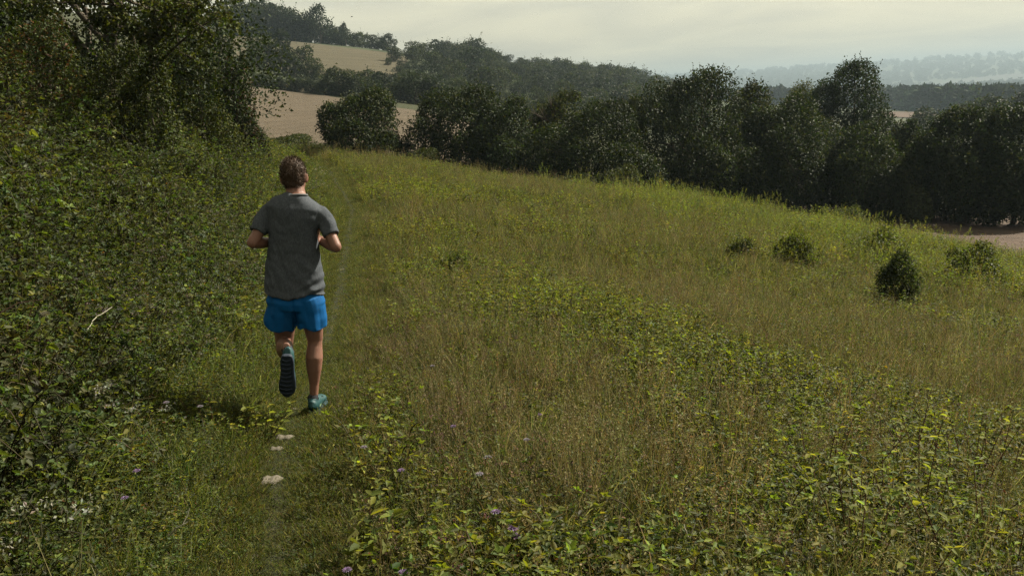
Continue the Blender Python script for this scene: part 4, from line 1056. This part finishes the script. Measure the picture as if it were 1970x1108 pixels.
        k_ = Acc(); d_ = ank
        k_.tube([heel + ax * .05 + upv * .085, heel + ax * .05 + upv * .115, heel * .0 + d_], [.036, .037, .036], (1, 1, 1), 14)
        link('sock', k_.mesh('sock', [sock_m], True), parent=root)
        return o
    t = NT('teal_mesh'); pos = t.n('TexCoord').outputs['Object']; n2 = t.noise(300, 2, .5, pos)
    teal = t.surf(t.principled(t.mix(t.noise(30, 3, .6, pos), (.005, .030, .036, 1), (.010, .052, .05, 1)), .6, .3, n2, .3, .002))
    t = NT('navy_rubber'); navy = t.surf(t.principled((.012, .018, .030, 1), .7, .3))
    t = NT('lime_trim'); lime = t.surf(t.principled((.09, .15, .06, 1), .5, .3))
    t = NT('pale_foam'); foam = t.surf(t.principled((.012, .035, .042, 1), .7, .2))
    t = NT('black_sock'); sock = t.surf(t.principled((.03, .032, .036, 1), .9, .1))
    hR = V(anR[0] - .004, anR[1] - .062, .004)
    shoe(hR, hR + V(.0, .275, .0), up, teal, foam, lime, sock, anR + (knR - anR) * .03)
    hl, to = J(551, 686, -.345), J(551, 765, -.255)
    sh_l = unit((knL - anL)[None])[0]
    shoe(hl, to, unit((V(0, 1, 0) + sh_l)[None])[0], teal, navy, lime, sock, anL + (knL - anL) * .06)
    # ---- hair: cap plus short strands
    bm = bmesh.new()
    ball(bm, head + up * .028 + V(0, -.014, 0), (.080, .098, .094)); ball(bm, head + V(0, -.045, -.02), (.066, .056, .07))
    hair = fuse('hair', bm, .005, 3)
    bm = bmesh.new(); bm.from_mesh(hair)
    kill = [v for v in bm.verts if (v.co.y > head[1] + .055 and v.co.z < head[2] + .055) or (v.co.z < head[2] - .01 - .06 * max(0, (head[1] - v.co.y) / .09) and v.co.y > head[1] - .03) or v.co.z < head[2] - .070]
    bmesh.ops.delete(bm, geom=kill, context='VERTS'); bm.to_mesh(hair); bm.free()
    v, n = coords(hair); setco(hair, v + n * (.004 * vnoise(v[:, 0] * 1.0 + v[:, 1], v[:, 2], .012, 81) + .003 * vnoise(v[:, 0], v[:, 1], .02, 82))[:, None])
    t = NT('brown_hair'); pos = t.n('TexCoord').outputs['Object']
    hm = t.surf(t.principled(t.mix(t.noise(120, 3, .6, pos), (.030, .019, .013, 1), (.075, .048, .031, 1)), .6, .15))
    hair.materials.append(hm); ho = link('hair', hair, parent=root)
    v, n = coords(hair); k = rng.choice(len(v), 3200); b = v[k]; nn = n[k]
    flow = unit(nn * .75 + np.array([0, -.25, -.25]) + .35 * rng.normal(size=(len(k), 3)) + np.array([0, .35, .5]) * np.clip((b[:, 2:3] - head[2] - .06) / .04, 0, 1))
    ln = rng.uniform(.007, .016, len(k)) * (1 + .7 * np.clip((b[:, 2] - head[2] - .07) / .04, 0, 1))
    h = Acc(); h.blades(b - nn * .003, b + flow * ln[:, None], rng.normal(size=b.shape) * .002, .0022, (1, 1, 1), (1, 1, 1))
    link('hair_strands', h.mesh('hair_strands', [hm]), parent=ho)
    return root
person = runner()
# ------------------------------------------------------------------ summer haze over the valley
gz_ = np.empty(len(ground_o.data.vertices) * 3, np.float32); ground_o.data.vertices.foreach_get('co', gz_)
Z0_, Z1_ = float(gz_[2::3].min()) - 1.0, float(gz_[2::3].max()) + 32.0
def haze():
    v = [(x, y, z) for z in (Z0_, Z1_) for y in (-9600, 9600) for x in (-9600, 9600)]
    f = [(0, 2, 3, 1), (4, 5, 7, 6), (0, 1, 5, 4), (2, 6, 7, 3), (0, 4, 6, 2), (1, 3, 7, 5)]
    m = bpy.data.materials.new('summer_haze'); m.use_nodes = True; t = m.node_tree; t.nodes.clear()
    o = t.nodes.new('ShaderNodeOutputMaterial'); p = t.nodes.new('ShaderNodeVolumePrincipled')
    p.inputs['Color'].default_value = (.27, .34, .385, 1); p.inputs['Density'].default_value = HAZE
    p.inputs['Anisotropy'].default_value = .25
    t.links.new(p.outputs[0], o.inputs['Volume'])
    me = mesh_np('haze', v, [np.array(f)], mats=[m])
    link('haze', me, kind='stuff')
HAZE = 3.0e-4
haze()
# ------------------------------------------------------------------ small things by the path and in the near meadow
def ray_at_height(u, v, hgt):
    d = ray(u, v); ys = np.geomspace(1.5, 40, 1500); k = np.nonzero(d[2] * ys + CAM_Z <= H(d[0] * ys, ys) + hgt)[0]
    Y = ys[k[0]] if len(k) else 40.; x = d[0] * Y
    return np.array([x, Y, Hs(x, Y)])
plain_leaf_m = leaf_material('sapling_leaf', .52, .6, .08, per_instance=False, back=(1.45, 1.4, .42), gain=.82)
plain_dry_m = leaf_material('dry_stem', .1, .6, .3, per_instance=False, back=(1, 1, .8))
petal_m = leaf_material('mauve_petal', .3, .7, .2, per_instance=False, back=(1, 1, 1))
def sapling(u, v, h, r, L, label, cols=(LIME, LIME * 1.25, GREEN), w=(5, 3, 2), ns=7, nodes=7, name='dogwood_sapling'):
    if u > 1500 and name == 'dogwood_sapling': h, ns, r = h * 1.35, 11, r * 1.25
    g = ray_at_height(u, v, h * .6); lf, st = Acc(), Acc()
    b = disc(ns, r)
    for k in range(ns):
        hh = h * rng.uniform(.6, 1.1); ln = b[k, :2] * 1.1 + rng.normal(size=2) * .10 * h; t = np.linspace(0, 1, nodes + 2)
        pts = np.c_[b[k, 0] + ln[0] * t ** 1.4, b[k, 1] + ln[1] * t ** 1.4, hh * t - .02]
        st.tube(pts, np.linspace(.0045, .0018, nodes + 2), RUST * .7, 4)
        for q in range(1, nodes + 2):
            m = 2 if q <= nodes else 3; th = q * 1.57 + np.arange(m) * 2 * np.pi / m + rng.normal(size=m) * .25
            d = np.stack([np.cos(th), np.sin(th), rng.uniform(-.1, .6, m)], -1); up = np.tile([0, 0, 1.], (m, 1)) + .35 * rng.normal(size=(m, 3))
            l = L * rng.uniform(.65, 1.2, m) * (1.1 - .35 * q / nodes)
            lf.leaves(np.tile(pts[q], (m, 1)), d, up, l, l * .55, pick(m, list(cols), list(w)), droop=.25)
    return plant_thing(name, (lf, st), g, label, 'sapling' if name == 'dogwood_sapling' else 'plant', 'leafy plants in the near meadow', parts=('foliage', 'stem'), mats=(plain_leaf_m, plain_dry_m))
YEL = (np.array([.34, .25, .02]), LIME * 1.3)
for a_ in ((1650, 985, .42, .16, .055, 'yellow green sapling above the bottom right dark hollow'),
           (1760, 930, .45, .16, .055, 'sapling right of the short white broken stem'),
           (1840, 870, .48, .18, .052, 'rounded sapling below the brown grass at the right'),
           (1720, 840, .42, .18, .048, 'pale leaved sapling left of the rounded one at the right'),
           (1915, 870, .46, .12, .060, 'upright sapling with level leaves next to the right edge'),
           (1640, 1085, .34, .18, .060, 'large leaved sapling touching the bottom edge at the right'),
           (1440, 1085, .26, .12, .055, 'low sapling at the bottom edge right of the bent pale stalk'),
           (1900, 1000, .44, .16, .055, 'dark stemmed sapling in the bottom right corner'),
           (1570, 890, .36, .16, .046, 'sapling above the white broken stem'),
           (1460, 745, .36, .20, .044, 'bright sapling clump in mid meadow below the dry grass'),
           (1380, 800, .30, .16, .042, 'small leaved sapling left of the bright clump in mid meadow'),
           (1230, 680, .34, .22, .046, 'bright leafy clump in the centre right of the meadow'),
           (1020, 585, .34, .26, .046, 'bright leafy clump behind the centre of the meadow'),
           (890, 590, .30, .22, .042, 'leafy clump right of the runner at waist level'),
           (700, 1030, .30, .07, .085, 'tall narrow leaved plant beside the path near the bottom edge'),
           (410, 790, .30, .16, .055, 'bright leaved clump on the bank left of the runner foot'),
           (210, 690, .42, .14, .060, 'yellow green sprig standing out on the left bank'),
           (110, 920, .34, .18, .060, 'leafy clump with yellowing leaves on the near left bank'),
           (300, 860, .28, .18, .050, 'low bright clump on the bank left of the chalk stones'),
           (60, 740, .40, .18, .060, 'leafy sprig at the left edge above the yellow leaves'),
           (490, 800, .22, .12, .050, 'fresh green clump beside the raised shoe')):
    sapling(*a_)
sapling(12, 850, .36, .05, .075, 'bright yellow leaves at the left frame edge', cols=YEL, w=(4, 1), ns=3, nodes=3, name='yellow_leaved_plant')
sapling(1695, 725, .46, .10, .050, 'orange yellow leaved plant in the brown grass at the right', cols=YEL, w=(3, 2), ns=4, nodes=4, name='yellow_leaved_plant')
sapling(1115, 1060, .20, .16, .045, 'low dark grey green plant at the bottom of the meadow', cols=(GREY * .9, GREEN * .7), w=(2, 2), name='grey_leaved_plant')
# mauve scabious
def scabious(u, v, label, h=.36, r=.019, c=(.36, .26, .45)):
    g = ray_at_height(u, v, h); st, hd = Acc(), Acc()
    t = np.linspace(0, 1, 6); sw = rng.normal(size=2) * .04
    top = np.array([0, 0, h]); pts = np.c_[sw[0] * np.sin(t * 3.1), sw[1] * np.sin(t * 3.1), h * t - .0]
    st.tube(pts, np.linspace(.0022, .0016, 6), GREEN, 4)
    for ring, n, l, tilt in ((0, 12, r * 1.15, .15), (1, 10, r * .8, .5), (2, 7, r * .45, 1.1)):
        th = np.arange(n) / n * 2 * np.pi + ring * .3 + rng.normal(size=n) * .1
        d = np.stack([np.cos(th), np.sin(th), np.full(n, tilt)], -1)
        hd.leaves(np.tile(top, (n, 1)) + d * .003, d, np.tile([0, 0, 1.], (n, 1)) + .2 * rng.normal(size=(n, 3)), l, l * .5, pick(n, [np.array(c)], [1], .15))
    return plant_thing('scabious_flower', (hd, st), g, label, 'flower', 'mauve flowers in the near meadow', parts=('flower_head', 'stem'), mats=(petal_m, plain_dry_m))
for u_, v_, l_ in ((263, 906, 'mauve flower above another on the near left bank'), (240, 958, 'mauve flower below another on the near left bank'), (320, 775, 'small pale flower higher on the left bank'),
                   (385, 782, 'pale flower left of the runner shoe'), (872, 820, 'mauve flower in brownish grass right of the path'), (1013, 846, 'pale round flower right of the mauve one in brownish grass'),
                   (938, 880, 'pale mauve flower below the brownish grass'), (922, 912, 'mauve flower leaning beneath the pale mauve one'), (954, 985, 'mauve flower standing near the bottom centre'),
                   (990, 1032, 'largest mauve flower close to the bottom centre'), (988, 1016, 'mauve flower just behind the largest one'), (775, 1100, 'mauve flower cut by the bottom edge'),
                   (668, 1096, 'pinkish flower at the bottom edge beside the path'), (832, 704, 'white tinged flower in the brown seed heads'), (1038, 798, 'small mauve flower in the middle of the meadow'),
                   (700, 860, 'pale pink flower by the path below the runner'), (772, 905, 'dusky pink flower right of the chalk stones')):
    scabious(u_, v_, l_, h=rng.uniform(.28, .40), r=rng.uniform(.012, .018) * (1.2 if 'largest' in l_ else 1), c=(.34, .30, .34) if 'pale' in l_ or 'white' in l_ else (.30, .20, .35))
# chalk showing through the path
def chalk_material():
    t = NT('chalk'); pos = t.n('TexCoord').outputs['Object']; n = t.noise(18, 6, .65, pos); n2 = t.noise(70, 4, .6, pos)
    return t.surf(t.principled(t.mix(n2, t.ramp(n, [(.3, (.05, .043, .032)), (.55, (.095, .084, .066)), (.75, (.14, .128, .105))]), (.12, .105, .08, 1)), .95, .1, n2, .6, .01))
chalk_m = chalk_material()
for u_, v_, w_, d_, h_, l_ in ((545, 846, .085, .06, .026, 'pale flat chalk stone in the path, upper of the close pair'), (530, 867, .055, .045, .022, 'small pale chalk stone in the path, lower of the close pair'),
                               (519, 928, .075, .085, .026, 'largest chalk stone in the path nearest the viewer'), (566, 791, .030, .022, .016, 'white chalk pebble beside the planted shoe'),
                               (576, 748, .035, .022, .016, 'pale chalk pebble between the runner legs'), (655, 590, .06, .035, .015, 'dull chalk stone in the path right of the shorts'), (658, 520, .07, .045, .015, 'dull chalk stone in the path right of the elbow'), (480, 1075, .05, .04, .015, 'flat chalk stone in the path at the bottom edge')):
    g = ground(u_, v_); bm = bmesh.new(); bmesh.ops.create_icosphere(bm, subdivisions=3, radius=1.0)
    sd = rng.uniform(0, 50)
    for v in bm.verts:
        c = np.array(v.co); k = .9 + .2 * math.sin(c[0] * 3 + sd) * math.cos(c[1] * 4 + sd) + .10 * math.sin(c[1] * 9 + c[0] * 7 + sd)
        v.co = Vector((c[0] * w_ * k * .85, c[1] * d_ * k * .85, max(-.6, c[2]) * h_ * (1 + .3 * math.sin(c[0] * 6 + sd))))
    me = bpy.data.meshes.new('chalk_stone'); bm.to_mesh(me); bm.free(); me.materials.append(chalk_m)
    me.polygons.foreach_set('use_smooth', np.ones(len(me.polygons), bool))
    o = link('chalk_stone', me, loc=(g[0], g[1], g[2] + h_ * .02), label=l_, cat='stone', group='chalk stones in the path'); o.rotation_euler[2] = rng.uniform(-.4, .4)
# bleached stalks
def stalk(pix, hs, rad, label, c=(.50, .46, .34)):
    g0 = ray_at_height(*pix[0], hs[0]); a = Acc(); pts = []
    for (u, v), h in zip(pix, hs):
        q = ray_at_height(u, v, h); pts.append(np.array([q[0], q[1], q[2] + h]) - g0)
    pts = np.array(pts); t = np.linspace(0, len(pts) - 1, 4 * len(pts)); k = np.arange(len(pts))
    fine = np.stack([np.interp(t, k, pts[:, j]) for j in range(3)], -1) + rng.normal(size=(len(t), 3)) * .002
    a.tube(fine, np.linspace(rad, rad * .55, len(t)), c, 5)
    b = Acc(); m = len(t) * 2 // 3; tip = fine[m] + np.array([.03, .02, .06])
    b.tube(np.array([fine[m], (fine[m] + tip) / 2 + .006, tip]), [rad * .7, rad * .55, rad * .3], c, 4)
    plant_thing('dry_stalk', (a, b), g0, label, 'stalk', 'bleached stalks in the near meadow', parts=('stem', 'side_shoot'), mats=(plain_dry_m, plain_dry_m))
stalk([(1318, 1112), (1316, 1070), (1326, 1038), (1316, 1010)], [.12, .20, .28, .33], .0042, 'bent pale stalk rising from the bottom edge')
stalk([(1560, 985), (1574, 965), (1584, 945)], [.20, .26, .32], .0042, 'short white broken stem in the lower right')
stalk([(1252, 836), (1285, 826), (1320, 815)], [.20, .22, .24], .0042, 'pale fallen stem lying across the meadow')
stalk([(1296, 782), (1306, 795), (1318, 807)], [.28, .26, .25], .0035, 'thin pale stem just above the fallen one')
stalk([(1250, 944), (1268, 935), (1284, 929)], [.2, .22, .24], .0035, 'small pale twig below the fallen stem')
stalk([(1712, 890), (1706, 868), (1700, 848)], [.28, .36, .42], .0032, 'upright pale stalk among the saplings at the right')
stalk([(325, 1032), (340, 1015), (362, 1003)], [.2, .26, .28], .0038, 'curved pale grass stalk on the near left bank')
stalk([(165, 640), (185, 610), (215, 592)], [.5, .58, .6], .0035, 'arching pale stem high on the left bank')
# a bird far up over the hill
def bird():
    p = P(677, 33, 120.); e = link('bird', None, loc=p, label='tiny dark bird flying above the hill', cat='bird')
    t = NT('dark_feather'); fm = t.surf(t.principled((.02, .02, .022, 1), .8, .2))
    a = Acc(); a.tube([(-.16, 0, 0), (-.08, 0, .01), (0, 0, .01), (.08, 0, .015), (.14, 0, .01)], [.01, .035, .045, .03, .006], (1, 1, 1), 8)
    link('body', a.mesh('body', [fm], True), parent=e)
    for s in (-1, 1):
        w = Acc(); w.add([(.05, .03 * s, .02), (-.06, .03 * s, .02), (-.03, .18 * s, .09), (.05, .18 * s, .10), (-.02, .33 * s, .05)], [np.array([[0, 1, 2, 3]]), np.array([[3, 2, 4]])], (1, 1, 1))
        link('wing', w.mesh('wing', [fm]), parent=e)
bird()
